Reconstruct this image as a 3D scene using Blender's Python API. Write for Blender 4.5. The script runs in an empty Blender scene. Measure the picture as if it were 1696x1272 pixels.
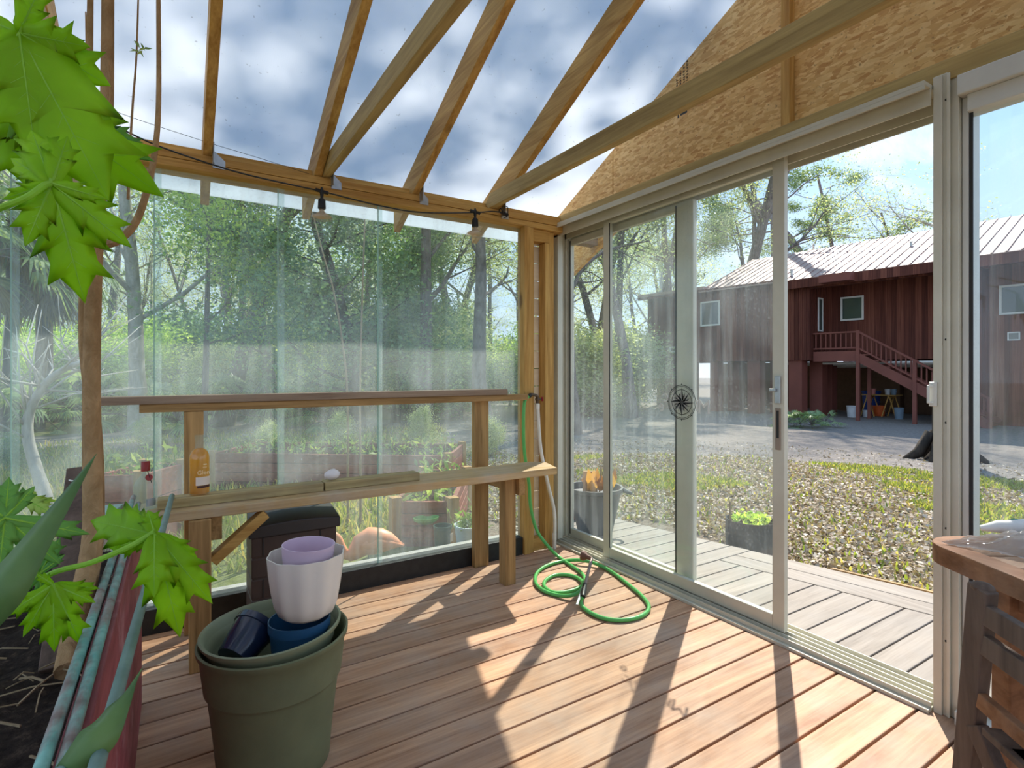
import bpy, bmesh, math, random
import numpy as np
from math import sin, cos, pi, radians, sqrt, atan2, tan
from mathutils import Vector, Matrix, noise
rnd = random.Random(11)
SC = bpy.context.scene
COL = SC.collection
V = Vector

# ------------------------------------------------------------------ camera
CH = 1.12; CF = 890.0; HOR = 615.0; YAW = radians(32)
cd = bpy.data.cameras.new('camera'); cam = bpy.data.objects.new('camera', cd); COL.objects.link(cam)
cam.location = (0, 0, CH); cam.rotation_euler = (radians(90), 0, -YAW)
cd.sensor_width = 36; cd.lens = 36*CF/1696; cd.shift_y = -(636-HOR)/1696; cd.clip_start = .02; cd.clip_end = 400
SC.camera = cam
_s, _c = sin(YAW), cos(YAW)
def ray(u, v):
    r = (u-848)/CF
    return V((_s+_c*r, _c-_s*r, (HOR-v)/CF))
def at(u, v, d): return ray(u, v)*d + V((0, 0, CH))
def onX(u, v, X): a = ray(u, v); return at(u, v, X/a.x)
def onY(u, v, Y): a = ray(u, v); return at(u, v, Y/a.y)
def onZ(u, v, Z): a = ray(u, v); return at(u, v, (Z-CH)/a.z)

# ------------------------------------------------------------------ objects
def wl(o):
    p = V((0, 0, 0))
    while o is not None: p = p+o.location; o = o.parent
    return p
def tag(o, label=None, cat=None, group=None, kind=None):
    if label: o['label'] = label
    if cat: o['category'] = cat
    if group: o['group'] = group
    if kind: o['kind'] = kind
    return o
def thing(name, loc, label=None, cat=None, group=None, kind=None, parent=None):
    o = bpy.data.objects.new(name, None); COL.objects.link(o); o.location = loc; o.empty_display_size = .1
    if parent: o.parent = parent
    return tag(o, label, cat, group, kind)

class MB:
    def __init__(s): s.v = []; s.f = []
    def add(s, vs, fs):
        b = len(s.v); s.v += [tuple(p) for p in vs]; s.f += [tuple(b+i for i in f) for f in fs]; return s
    def box(s, x0, x1, y0, y1, z0, z1):
        vs = [(x, y, z) for x in (x0, x1) for y in (y0, y1) for z in (z0, z1)]
        return s.add(vs, [(0, 1, 3, 2), (4, 6, 7, 5), (0, 4, 5, 1), (2, 3, 7, 6), (0, 2, 6, 4), (1, 5, 7, 3)])
    def bar(s, p, q, w, h, up=(0, 0, 1)):
        p, q = V(p), V(q); d = (q-p).normalized(); u = V(up); sd = d.cross(u)
        if sd.length < 1e-4: sd = d.cross(V((1, 0, 0)))
        sd.normalize(); u = sd.cross(d).normalized(); sd *= w/2; u *= h/2
        vs = [a+i*sd+j*u for a in (p, q) for i in (-1, 1) for j in (-1, 1)]
        return s.add(vs, [(0, 1, 3, 2), (4, 6, 7, 5), (0, 4, 5, 1), (2, 3, 7, 6), (0, 2, 6, 4), (1, 5, 7, 3)])
    def tube(s, pts, rad, n=8, cap=True):
        pts = [V(p) for p in pts]; k = len(pts)
        if not hasattr(rad, '__len__'): rad = [rad]*k
        vs = []; x = None
        for i, p in enumerate(pts):
            t = (pts[min(i+1, k-1)]-pts[max(i-1, 0)])
            if t.length < 1e-9: t = V((0, 0, 1))
            t.normalize()
            if x is None: x = t.orthogonal().normalized()
            else:
                x = x-t*x.dot(t)
                x = x.normalized() if x.length > 1e-6 else t.orthogonal().normalized()
            y = t.cross(x)
            vs += [p+(x*cos(2*pi*j/n)+y*sin(2*pi*j/n))*rad[i] for j in range(n)]
        fs = [(i*n+j, i*n+(j+1) % n, (i+1)*n+(j+1) % n, (i+1)*n+j) for i in range(k-1) for j in range(n)]
        if cap: fs += [tuple(range(n-1, -1, -1)), tuple((k-1)*n+j for j in range(n))]
        return s.add(vs, fs)
    def lathe(s, prof, n=32, c=(0, 0, 0), R=None, wob=None, close=False):
        """prof: (r,z) list; R: Matrix applied about c; wob(ang, i)->radius factor"""
        c = V(c); vs = []
        for i, (r, z) in enumerate(prof):
            for j in range(n):
                a = 2*pi*j/n; k = wob(a, i) if wob else 1
                p = V((r*k*cos(a), r*k*sin(a), z))
                vs.append(c+(R @ p if R else p))
        m = len(prof)
        fs = [(i*n+j, i*n+(j+1) % n, (i+1)*n+(j+1) % n, (i+1)*n+j) for i in range(m-1) for j in range(n)]
        if prof[0][0] > 1e-6 and not close: pass
        if close:
            fs += [(( m-1)*n+j, (m-1)*n+(j+1) % n, (j+1) % n, j) for j in range(n)]
        return s.add(vs, fs)
    def prism(s, poly, dv):
        """extrude a planar 3D polygon by vector dv"""
        n = len(poly); dv = V(dv); poly = [V(p) for p in poly]
        vs = poly+[p+dv for p in poly]
        return s.add(vs, [tuple(range(n-1, -1, -1)), tuple(range(n, 2*n))]+[(i, (i+1) % n, n+(i+1) % n, n+i) for i in range(n)])
    def ball(s, c, r, n=10, m=7, R=None):
        c = V(c); rr = r if hasattr(r, '__len__') else (r, r, r)
        vs = []; fs = []
        for i in range(m+1):
            t = pi*i/m
            for j in range(n):
                a = 2*pi*j/n
                p = V((rr[0]*sin(t)*cos(a), rr[1]*sin(t)*sin(a), -rr[2]*cos(t)))
                vs.append(c+(R @ p if R else p))
        for i in range(m):
            for j in range(n): fs.append((i*n+j, i*n+(j+1) % n, (i+1)*n+(j+1) % n, (i+1)*n+j))
        return s.add(vs, fs)
    def build(s, name, mat, parent=None, smooth=False, bevel=0, origin=None, label=None, cat=None, group=None, kind=None, merge=False, solid=0, auto=True):
        me = bpy.data.meshes.new(name)
        if parent is not None: off = wl(parent)
        elif origin is not None: off = V(origin)
        else:
            a = np.array(s.v); off = V(((a[:, 0].min()+a[:, 0].max())/2, (a[:, 1].min()+a[:, 1].max())/2, a[:, 2].min()))
        me.from_pydata([(p[0]-off.x, p[1]-off.y, p[2]-off.z) for p in s.v], [], s.f)
        me.validate(verbose=False)
        bm = bmesh.new(); bm.from_mesh(me)
        if merge: bmesh.ops.remove_doubles(bm, verts=bm.verts, dist=1e-5)
        bmesh.ops.recalc_face_normals(bm, faces=bm.faces)
        bm.to_mesh(me); bm.free()
        me.materials.append(mat)
        if smooth:
            me.polygons.foreach_set('use_smooth', [True]*len(me.polygons))
            if auto and smooth != 'all':
                me.set_sharp_from_angle(angle=radians(40))
        o = bpy.data.objects.new(name, me); COL.objects.link(o)
        if parent is not None: o.parent = parent
        else: o.location = off
        if solid:
            md = o.modifiers.new('solid', 'SOLIDIFY'); md.thickness = solid; md.offset = 0
        if bevel:
            md = o.modifiers.new('bevel', 'BEVEL'); md.width = bevel; md.segments = 2; md.limit_method = 'ANGLE'
        return tag(o, label, cat, group, kind)

def smoothpath(pts, n=8):
    pts = [V(p) for p in pts]; out = []
    P = [pts[0]*2-pts[1]]+pts+[pts[-1]*2-pts[-2]]
    for i in range(1, len(P)-2):
        a, b, c, d = P[i-1:i+3]
        for k in range(n):
            t = k/n
            out.append(.5*((2*b)+(c-a)*t+(2*a-5*b+4*c-d)*t*t+(3*b-a-3*c+d)*t**3))
    out.append(pts[-1]); return out

# ------------------------------------------------------------------ materials
class NT:
    def __init__(s, name):
        s.m = bpy.data.materials.new(name); s.m.use_nodes = True; s.t = s.m.node_tree; s.t.nodes.clear()
        s.out = s.t.nodes.new('ShaderNodeOutputMaterial')
    def n(s, typ, ins=None, **at):
        d = s.t.nodes.new('ShaderNode'+typ)
        for k, v in at.items(): setattr(d, k, v)
        for k, v in (ins or {}).items(): s.set(d.inputs[k], v)
        return d
    def set(s, sock, v):
        if hasattr(v, 'is_linked') or isinstance(v, bpy.types.NodeSocket): s.t.links.new(v, sock)
        elif isinstance(v, bpy.types.Node): s.t.links.new(v.outputs[0], sock)
        else:
            if hasattr(v, '__len__') and len(v) == 3 and sock.type == 'RGBA': v = (*v, 1)
            sock.default_value = v
    def ramp(s, fac, stops, interp='LINEAR'):
        d = s.t.nodes.new('ShaderNodeValToRGB'); e = d.color_ramp.elements; d.color_ramp.interpolation = interp
        while len(e) < len(stops): e.new(.5)
        for i, (p, c) in enumerate(stops):
            e[i].position = p; c = c if hasattr(c, '__len__') else (c, c, c); e[i].color = (*c[:3], 1)
        s.set(d.inputs[0], fac); return d.outputs[0]
    def mix(s, f, a, b, mode='MIX'):
        d = s.t.nodes.new('ShaderNodeMix'); d.data_type = 'RGBA'; d.blend_type = mode
        s.set(d.inputs[0], f); s.set(d.inputs[6], a); s.set(d.inputs[7], b); return d.outputs[2]
    def math(s, op, a, b=0, clamp=False):
        d = s.t.nodes.new('ShaderNodeMath'); d.operation = op; d.use_clamp = clamp; s.set(d.inputs[0], a); s.set(d.inputs[1], b); return d.outputs[0]
    def coord(s, scale=(1, 1, 1), rot=(0, 0, 0), loc=(0, 0, 0), kind='Object'):
        c = s.n('TexCoord'); mp = s.n('Mapping', {'Scale': scale, 'Rotation': rot, 'Location': loc}); s.t.links.new(c.outputs[kind], mp.inputs[0]); return mp.outputs[0]
    def noise(s, vec, scale=5, detail=4, rough=.55, dist=0):
        return s.n('TexNoise', {'Vector': vec, 'Scale': scale, 'Detail': detail, 'Roughness': rough, 'Distortion': dist}).outputs[0]
    def island(s): return s.n('NewGeometry').outputs['Random Per Island']
    def bump(s, h, strength=.3, dist=.01): return s.n('Bump', {'Height': h, 'Strength': strength, 'Distance': dist}).outputs[0]
    def pbr(s, col, rough=.6, normal=None, metal=0, spec=.4, **ex):
        ins = {'Base Color': col, 'Roughness': rough, 'Metallic': metal, 'Specular IOR Level': spec}
        if normal is not None: ins['Normal'] = normal
        ins.update(ex); return s.n('BsdfPrincipled', ins)
    def done(s, sh):
        s.t.links.new(sh.outputs[0] if isinstance(sh, bpy.types.Node) else sh, s.out.inputs[0]); return s.m
def lin(r, g, b):
    f = lambda c: (c/255/12.92) if c <= 10 else ((c/255+.055)/1.055)**2.4
    return (f(r), f(g), f(b))
def plain(name, col, rough=.5, metal=0, spec=.4, var=.12, sc=6, bump=.05):
    t = NT(name); c = t.coord(); n = t.noise(c, sc, 5)
    d = tuple(x*(1-var) for x in col); l = tuple(min(1, x*(1+var)) for x in col)
    return t.done(t.pbr(t.ramp(n, [(.3, d), (.7, l)]), rough, t.bump(t.noise(c, sc*8, 3), bump, .004), metal, spec))
def wood(name, c1, c2, axis='X', dirt=None, knots=.6, rough=.62, isl=.25, grain=26, dirtamt=.5):
    t = NT(name); k = 'XYZ'.index(axis)
    sv = [1, 1, 1]; sv[k] = .06
    ri = t.island()
    off = t.n('CombineXYZ', {'X': t.math('MULTIPLY', ri, 37), 'Y': t.math('MULTIPLY', ri, 11), 'Z': t.math('MULTIPLY', ri, 23)})
    co = t.coord(); ad = t.n('VectorMath', {0: co, 1: off}, operation='ADD').outputs[0]
    mp = t.n('Mapping', {'Scale': sv}); t.set(mp.inputs[0], ad)
    g = t.noise(mp.outputs[0], grain, 6, .6, .6)
    fine = t.noise(mp.outputs[0], grain*5, 3)
    col = t.ramp(t.math('ADD', t.math('MULTIPLY', g, .75), t.math('MULTIPLY', fine, .25)), [(.33, c1), (.66, c2)])
    sv2 = [1, 1, 1]; sv2[k] = .45
    mp2 = t.n('Mapping', {'Scale': sv2}); t.set(mp2.inputs[0], ad)
    vor = t.n('TexVoronoi', {'Vector': mp2.outputs[0], 'Scale': 3.3}).outputs['Distance']
    kn = t.ramp(vor, [(.045, 1.), (.09, 0.)])
    col = t.mix(t.math('MULTIPLY', kn, knots), col, tuple(x*.28 for x in c1))
    br = t.math('ADD', t.math('MULTIPLY', ri, isl*2), 1-isl)
    col = t.mix(1., col, t.n('CombineColor', {0: br, 1: br, 2: br}).outputs[0], 'MULTIPLY')
    if dirt:
        dn = t.noise(co, 3.2, 6, .65)
        col = t.mix(t.math('MULTIPLY', t.ramp(dn, [(.42, 0.), (.68, 1.)]), dirtamt), col, dirt)
    return t.done(t.pbr(col, rough, t.bump(g, .25, .004), 0, .3))
MAT = {}
YE = (lin(160, 112, 48), lin(216, 172, 98)); GN = (lin(146, 120, 70), lin(196, 168, 108)); BR = (lin(130, 98, 56), lin(196, 154, 98)); GR = (lin(122, 106, 92), lin(176, 158, 140))
for ax in 'XYZ':
    MAT['ye'+ax] = wood('yellow_pine_'+ax, *YE, ax, knots=.7, isl=.12)
    MAT['gn'+ax] = wood('green_pine_'+ax, *GN, ax, knots=.6, isl=.12)
    MAT['br'+ax] = wood('brown_wood_'+ax, *BR, ax, knots=.5, isl=.12)
    MAT['gr'+ax] = wood('weathered_wood_'+ax, *GR, ax, knots=.4, isl=.12)
MAT['deck'] = wood('deck_boards_warm', lin(150, 106, 76), lin(206, 160, 124), 'X', dirt=lin(176, 160, 146), isl=.16, rough=.6, dirtamt=.45)
MAT['deckout'] = wood('deck_boards_greyed', lin(120, 109, 98), lin(156, 145, 133), 'X', dirt=lin(142, 136, 130), isl=.1, knots=.3)
MAT['deckouty'] = wood('deck_border_greyed', lin(120, 109, 98), lin(156, 145, 133), 'Y', dirt=lin(142, 136, 130), isl=.1, knots=.3)
MAT['siding'] = wood('pale_siding', lin(226, 208, 174), lin(244, 232, 206), 'X', knots=.2, isl=.1, grain=14)
MAT['alu'] = plain('beige_aluminium', lin(200, 196, 178), .4, .12, .5, .08)
MAT['aluw'] = plain('white_aluminium', lin(206, 206, 198), .4, .1, .5, .06)
MAT['gasket'] = plain('black_gasket', lin(40, 40, 38), .6)
MAT['sill'] = plain('black_painted_sill', lin(38, 38, 36), .55, var=.4, sc=18, bump=.2)
MAT['ledge'] = plain('whitewashed_ledge', lin(160, 156, 148), .8, var=.15, sc=14)
MAT['galv'] = plain('galvanised_steel', lin(176, 180, 182), .35, .8, .5, .15, 30)
MAT['blackpl'] = plain('black_plastic', lin(26, 26, 26), .45)
MAT['paper'] = plain('label_paper', lin(232, 214, 196), .8)

def osb():
    t = NT('oriented_strand_board'); cols = [lin(206, 156, 88), lin(224, 180, 112), lin(236, 198, 134), lin(214, 168, 102), lin(192, 138, 72), lin(228, 188, 122)]
    res = None
    for i, a in enumerate((.3, 1.2, 2.2, 2.9)):
        c = t.coord((1, 24, 70), (a, 0, 0), (0, i*3.1, i*1.7))
        w = t.noise(t.coord(), 14, 2)
        cv = t.n('VectorMath', {0: c, 1: t.n('CombineXYZ', {'X': 0, 'Y': w, 'Z': w})}, operation='ADD').outputs[0]
        vo = t.n('TexVoronoi', {'Vector': cv, 'Scale': 1.2, 'Randomness': 1.})
        val = t.n('SeparateColor', {0: vo.outputs['Color']})
        col = t.ramp(val.outputs[0], [(k/5, x) for k, x in enumerate(cols)])
        if res is None: res = col
        else: res = t.mix(t.ramp(val.outputs[1], [(.55, 0.), (.6, 1.)]), res, col)
    dk = t.ramp(t.noise(t.coord(), 60, 3), [(.28, 1.), (.36, 0.)])
    res = t.mix(t.math('MULTIPLY', dk, .6), res, lin(110, 66, 26))
    return t.done(t.pbr(res, .55, t.bump(t.noise(t.coord(), 40, 3), .25, .004)))
MAT['osb'] = osb()

def glass(name, tint=(.93, .97, .95), dust=.10, streak=.2, seed=0, low=.0):
    """old dusty pane: clear film, faint mirror and a patchy layer of dust that scatters light; low adds a painted haze band"""
    t = NT(name)
    tr = t.n('BsdfTransparent', {'Color': (*tint, 1)})
    gl = t.n('BsdfGlossy', {'Color': (1, 1, 1, 1), 'Roughness': .02})
    fc_ = t.n('LayerWeight', {'Blend': .5}).outputs['Facing']
    clear = t.n('MixShader', {0: t.math('ADD', t.math('MULTIPLY', t.math('POWER', fc_, 4.), .25), .018), 1: tr.outputs[0], 2: gl.outputs[0]})
    c = t.coord((1, 1, 1), (0, 0, 0), (seed*7.3, seed*3.1, seed*5.7))
    big = t.ramp(t.noise(c, 1.7, 3, .5, .6), [(.42, 0.), (.72, 1.)])
    st = t.noise(t.coord((6, 6, .35), (0, 0, 0), (seed, seed*2, 0)), 3.2, 4)
    st = t.ramp(st, [(.48, 0.), (.75, 1.)])
    sp = t.ramp(t.noise(c, 90, 2), [(.58, 0.), (.72, 1.)])
    m = t.math('ADD', t.math('MULTIPLY', big, dust), t.math('MULTIPLY', st, streak*.35))
    m = t.math('ADD', m, t.math('MULTIPLY', t.math('MULTIPLY', sp, big), streak*.5))
    zz = t.n('SeparateXYZ', {0: t.coord()}).outputs[2]
    m = t.math('ADD', m, t.math('ADD', t.math('MULTIPLY', t.ramp(t.math('ADD', t.math('MULTIPLY', zz, .5), t.math('MULTIPLY', big, .08)), [(.12, .15), (.40, .3), (.54, 1.), (.68, .95), (.82, .2)]), low), .02), True)  # height band of bright haze painted in on top of the patchy dust
    du = t.n('BsdfTranslucent', {'Color': (.82, .88, .87, 1)}); dd = t.n('BsdfDiffuse', {'Color': (.75, .8, .8, 1)})
    dm = t.n('MixShader', {0: .4, 1: du.outputs[0], 2: dd.outputs[0]})
    return t.done(t.n('MixShader', {0: m, 1: clear.outputs[0], 2: dm.outputs[0]}))
MAT['glassL'] = glass('dusty_hazed_back_glass', (.91, .96, .95), .13, .24, 1, .10)
MAT['glassR'] = glass('dusty_door_glass', (.95, .975, .965), .05, .22, 4)
MAT['glassS'] = glass('dusty_side_glass', (.95, .975, .97), .04, .2, 9)
MAT['bottle'] = glass('clear_bottle_glass', (.90, .95, .93), .22, .4, 2)
def tinted(name, col, mixf=.25):
    t = NT(name)
    a = t.n('BsdfTransparent', {'Color': (*col, 1)}); b = t.n('BsdfGlossy', {'Roughness': .05}); c = t.n('BsdfTranslucent', {'Color': (*col, 1)})
    m = t.n('MixShader', {0: mixf, 1: a.outputs[0], 2: c.outputs[0]})
    return t.done(t.n('MixShader', {0: .07, 1: m.outputs[0], 2: b.outputs[0]}))
MAT['whisky'] = tinted('amber_spirit', lin(255, 204, 60), .7)
MAT['bulbglass'] = tinted('clear_bulb_glass', (.94, .9, .85), .12)
MAT['film'] = tinted('cloudy_plastic_film', lin(238, 240, 242), .62)

def poly():
    t = NT('twinwall_polycarbonate')
    c = t.coord()
    rib = t.n('TexWave', {'Vector': c, 'Scale': 38., 'Distortion': 0.}, wave_type='BANDS', bands_direction='X').outputs[1]
    spk = t.ramp(t.noise(c, 55, 2), [(.70, 0.), (.78, 1.)])
    dirt = t.ramp(t.noise(c, 2.6, 4), [(.4, 0.), (.8, 1.)])
    col = t.mix(t.math('MULTIPLY', spk, .55), (.74, .76, .78), (.2, .18, .15))
    col = t.mix(t.math('MULTIPLY', t.math('MULTIPLY', rib, dirt), .12), col, (.6, .62, .62))
    a = t.n('BsdfTranslucent', {'Color': col}); b = t.n('BsdfTransparent', {'Color': (.74, .78, .82, 1)}); d = t.n('BsdfDiffuse', {'Color': col})
    m = t.n('MixShader', {0: .2, 1: a.outputs[0], 2: b.outputs[0]})
    m = t.n('MixShader', {0: .14, 1: m.outputs[0], 2: d.outputs[0]})
    g = t.n('BsdfGlossy', {'Roughness': .15})
    return t.done(t.n('MixShader', {0: .04, 1: m.outputs[0], 2: g.outputs[0]}))
MAT['poly'] = poly()

def leafm(name, cols, trans=.5, rough=.45, vary='island', sc=20):
    t = NT(name)
    f = t.island() if vary == 'island' else t.noise(t.coord(), sc, 4)
    st = [(i/(len(cols)-1), c) for i, c in enumerate(cols)] if vary == 'island' else [(.3+.4*i/(len(cols)-1), c) for i, c in enumerate(cols)]
    col = t.ramp(f, st)
    p = t.pbr(col, rough, None, 0, .3)
    tr = t.n('BsdfTranslucent', {'Color': t.mix(1., col, (1.5, 1.5, .8), 'MULTIPLY')})
    return t.done(t.n('MixShader', {0: trans, 1: p.outputs[0], 2: tr.outputs[0]}))
MAT['oakleaf'] = leafm('oak_foliage', [lin(124, 138, 106), lin(170, 180, 138), lin(202, 206, 166), lin(184, 194, 148), lin(218, 218, 184)], .5)
MAT['darkleaf'] = leafm('cedar_foliage', [lin(92, 126, 94), lin(126, 158, 112), lin(160, 186, 130)], .4)
MAT['yleaf'] = leafm('bright_young_foliage', [lin(148, 182, 96), lin(184, 206, 112), lin(210, 222, 136)], .55)
MAT['pineleaf'] = leafm('pine_needles', [lin(100, 122, 92), lin(134, 154, 112), lin(164, 176, 130)], .35)
MAT['palm'] = leafm('palm_fronds', [lin(112, 140, 108), lin(150, 172, 126), lin(180, 192, 144)], .4)
MAT['deadpalm'] = leafm('dead_palm_fronds', [lin(130, 108, 78), lin(170, 148, 112), lin(110, 88, 62)], .3)
MAT['grass'] = leafm('grass_blades', [lin(110, 128, 56), lin(150, 164, 78), lin(186, 178, 104)], .4)
MAT['drygrass'] = leafm('dry_grass_blades', [lin(186, 164, 96), lin(206, 186, 124), lin(150, 150, 80)], .4)
MAT['litter'] = leafm('fallen_leaf_litter', [lin(128, 106, 84), lin(164, 146, 126), lin(194, 182, 164), lin(146, 126, 102), lin(176, 162, 142), lin(210, 200, 186)], .15, .6)
MAT['papaya'] = leafm('papaya_leaf_green', [lin(140, 186, 16), lin(176, 214, 44)], .55, .42, 'noise', 5)
MAT['papayad'] = leafm('papaya_leaf_dark', [lin(104, 160, 84), lin(140, 192, 80)], .4, .42, 'noise', 5)
MAT['vein'] = leafm('papaya_veins', [lin(150, 196, 66), lin(172, 212, 84)], .4, .5, 'noise')
MAT['blade'] = leafm('strap_leaf', [lin(80, 116, 66), lin(124, 152, 88)], .3, .35, 'noise', 8)
MAT['weed'] = leafm('garden_weeds', [lin(84, 112, 60), lin(130, 154, 84), lin(168, 180, 110)], .45)
def bark(name, a, b, sc=9, zs=.25):
    t = NT(name); c = t.coord((1, 1, zs)); n = t.noise(c, sc, 6, .65, .4)
    return t.done(t.pbr(t.ramp(n, [(.32, a), (.68, b)]), .85, t.bump(n, .6, .03), 0, .2))
MAT['bark'] = bark('oak_bark', lin(78, 70, 66), lin(142, 130, 122))
MAT['barkp'] = bark('pine_bark', lin(100, 86, 84), lin(166, 146, 142))
MAT['barkw'] = bark('pale_bark', lin(150, 144, 134), lin(206, 200, 190))
MAT['barkd'] = bark('dark_bark', lin(40, 36, 32), lin(84, 74, 64))
MAT['pstem'] = bark('papaya_stem', lin(140, 108, 72), lin(186, 150, 108), 22, .6)
MAT['twig'] = bark('dry_twig', lin(132, 112, 84), lin(172, 152, 120), 20)

# ------------------------------------------------------------------ sun and sky
SUN_AZ = radians(56.6); SUN_EL = radians(47)
SUND = V((sin(SUN_AZ)*cos(SUN_EL), cos(SUN_AZ)*cos(SUN_EL), sin(SUN_EL)))
ld = bpy.data.lights.new('sun', 'SUN'); ld.energy = 5.2; ld.angle = radians(.55); ld.color = (1, .93, .82)
lo = bpy.data.objects.new('sun', ld); COL.objects.link(lo); lo.rotation_euler = SUND.to_track_quat('Z', 'Y').to_euler(); lo.location = SUND*60
w = bpy.data.worlds.new('sky'); SC.world = w; w.use_nodes = True; t = w.node_tree; t.nodes.clear()
wt = NT.__new__(NT); wt.t = t
co = wt.n('TexCoord'); sx = wt.n('SeparateXYZ', {0: co.outputs['Generated']})
sky = wt.ramp(sx.outputs[2], [(0., lin(202, 215, 230)), (.1, lin(190, 210, 234)), (.35, lin(160, 194, 234)), (1., lin(124, 168, 226))])
cl = wt.noise(wt.n('Mapping', {0: co.outputs['Generated'], 'Scale': (1.2, 3.4, 5.)}).outputs[0], 2.1, 7, .6, .5)
sky = wt.mix(wt.math('MULTIPLY', wt.ramp(cl, [(.5, 0.), (.78, 1.)]), .75), sky, (.92, .95, 1.))
bg = wt.n('Background', {'Color': sky, 'Strength': 1.12}); wo = t.nodes.new('ShaderNodeOutputWorld'); t.links.new(bg.outputs[0], wo.inputs[0])
SC.view_settings.view_transform = 'Standard'; SC.view_settings.look = 'None'; SC.view_settings.gamma = 1; SC.view_settings.use_curve_mapping = False
SC.view_settings.exposure = 0.66

# ================================================================== THE PORCH SHELL
def gz(x, y):
    d = sqrt(x*x+y*y); s = min(1, max(0, (d-3)/16)); return -.2-.3*s*s*(3-2*s)
RB = lambda y: 2.08+.487*(2.76-y) if y >= .2 else 2.08+.487*2.56-.487*(.2-y)      # underside of the rafters
RT = lambda y: RB(y)+.158                                                         # underside of the roof sheet
# floor: interior deck boards
m = MB(); k = -34
while True:
    y0 = 1.306+.127*k+.004; y1 = y0+.119
    if y0 > 2.74: break
    y1 = min(y1, 2.7515); x = -2.7
    for xa, xb in (((-2.7, 2.13),) if k % 3 else ((-2.7, -.9), (-.896, 2.13))): m.box(xa, xb, y0, y1, -.032, 0)
    k += 1
m.build('floor', MAT['deck'], bevel=.003, origin=(0, 0, 0), kind='structure', label='brown deck board floor inside the porch')
m = MB()
for i in range(8): m.box(-2.6+i*.62, -2.56+i*.62, -2.9, 2.75, -.17, -.034)
m.build('trim_1', MAT['brY'], origin=(0, 0, 0), kind='structure', label='joists under the porch boards')

# back glass wall
wb = thing('wall_back', (0, 2.8, 0), kind='structure', label='glazed back wall of the porch in yellow pine framing')
MB().box(-2.7, 2.12, 2.747, 2.887, 2.007, 2.043).build('beam', MAT['yeX'], wb, bevel=.003)
MB().box(-2.7, 2.12, 2.745, 2.885, 2.045, 2.08).build('beam', MAT['yeX'], wb, bevel=.003)
MB().box(2.20, 2.62, 2.87, 2.95, 2.0, 2.065).build('beam_end', MAT['grX'], wb, bevel=.003)
MB().box(1.80, 1.842, 2.735, 2.815, .0, 2.006).build('post', MAT['yeZ'], wb, bevel=.003)
MB().box(1.843, 1.876, 2.745, 2.815, .0, 2.006).build('post', MAT['yeZ'], wb, bevel=.003)
MB().box(1.972, 2.010, 2.76, 2.83, .0, 1.93).build('stud', MAT['yeZ'], wb, bevel=.003)
MB().box(2.012, 2.05, 2.775, 2.835, .0, 2.006).build('stud', MAT['yeZ'], wb, bevel=.003)
MB().box(1.877, 2.010, 2.765, 2.83, 1.932, 2.006).build('blocking', MAT['yeX'], wb, bevel=.003)
MB().box(1.877, 1.971, 2.765, 2.83, .0, .075).build('blocking', MAT['yeX'], wb, bevel=.003)
m = MB()
for i in range(18):
    z = .02+i*.112
    m.box(1.86, 2.08, 2.836, 2.85, z, z+.108)
m.build('siding', MAT['siding'], wb, bevel=.003)
MB().box(-2.7, 1.799, 2.752, 2.835, -.03, .105).build('black_sill', MAT['sill'], wb, bevel=.004)
MB().box(-2.7, 2.12, 2.84, 3.0, -.03, .062).build('outer_ledge', MAT['ledge'], wb, bevel=.004)
MB().box(-2.7, 2.12, 2.80, 2.835, 2.09, 2.12).build('glass_stop', MAT['yeX'], wb)
seams = [-1.9, -1.42, -.98, -.53, -.067, .432, .922, 1.79]
seams = [-1.9, -1.45, -1.0] + [onY(u, 500, 2.79).x for u in (26, 262, 466, 630)] + [1.795]
MAT['edge'] = plain('green_glass_edge', lin(150, 186, 170), .2)
for i in range(len(seams)-1):
    yy = 2.782+(i % 2)*.012
    m = MB().box(seams[i]-.012, min(seams[i+1]+.012, 1.797), yy, yy+.006, .106, 2.0)
    wn = m.build('window_%d' % (i+1), MAT['glassL'], kind='structure', label='tall frameless dusty glass pane of the back wall, %s from the corner post' % ['seventh', 'sixth', 'fifth', 'fourth', 'third', 'second', 'first'][i])
    e = MB().box(seams[i]-.0165, seams[i]-.0125, yy, yy+.006, .106, 2.0).build('pane_edge', MAT['edge'], wn)

# gable wall with the door
wr = thing('wall_right', (2.17, 0, 0), kind='structure', label='gable end wall with strand board above the sliding door')
def gsheet(ya, yb):
    n = 6; ys = [ya+(yb-ya)*i/n for i in range(n+1)]
    if ya < .2 < yb: ys = sorted(ys+[.2])
    po = [(2.185, y, 2.1) for y in ys]+[(2.185, y, RT(y)) for y in reversed(ys)]
    return MB().prism(po, (.012, 0, 0))
for a, b in ((2.376, 3.04), (1.294, 2.371), (.07, 1.289), (-1.15, .066), (-2.4, -1.154)): gsheet(a, b).build('strand_board', MAT['osb'], wr)
for y in (.064, -1.16, 1.292):
    MB().box(2.145, 2.184, y-.019, y+.019, 2.137, RT(y)-.01).build('stud', MAT['yeZ'], wr, bevel=.002)
MB().box(2.1225, 2.184, -2.8, 2.93, 2.066, 2.135).build('header', MAT['gnY'], wr, bevel=.003)
MB().box(2.20, 2.26, -2.8, 2.86, 2.066, 2.2).build('outer_header', MAT['grY'], wr, bevel=.003)
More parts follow.
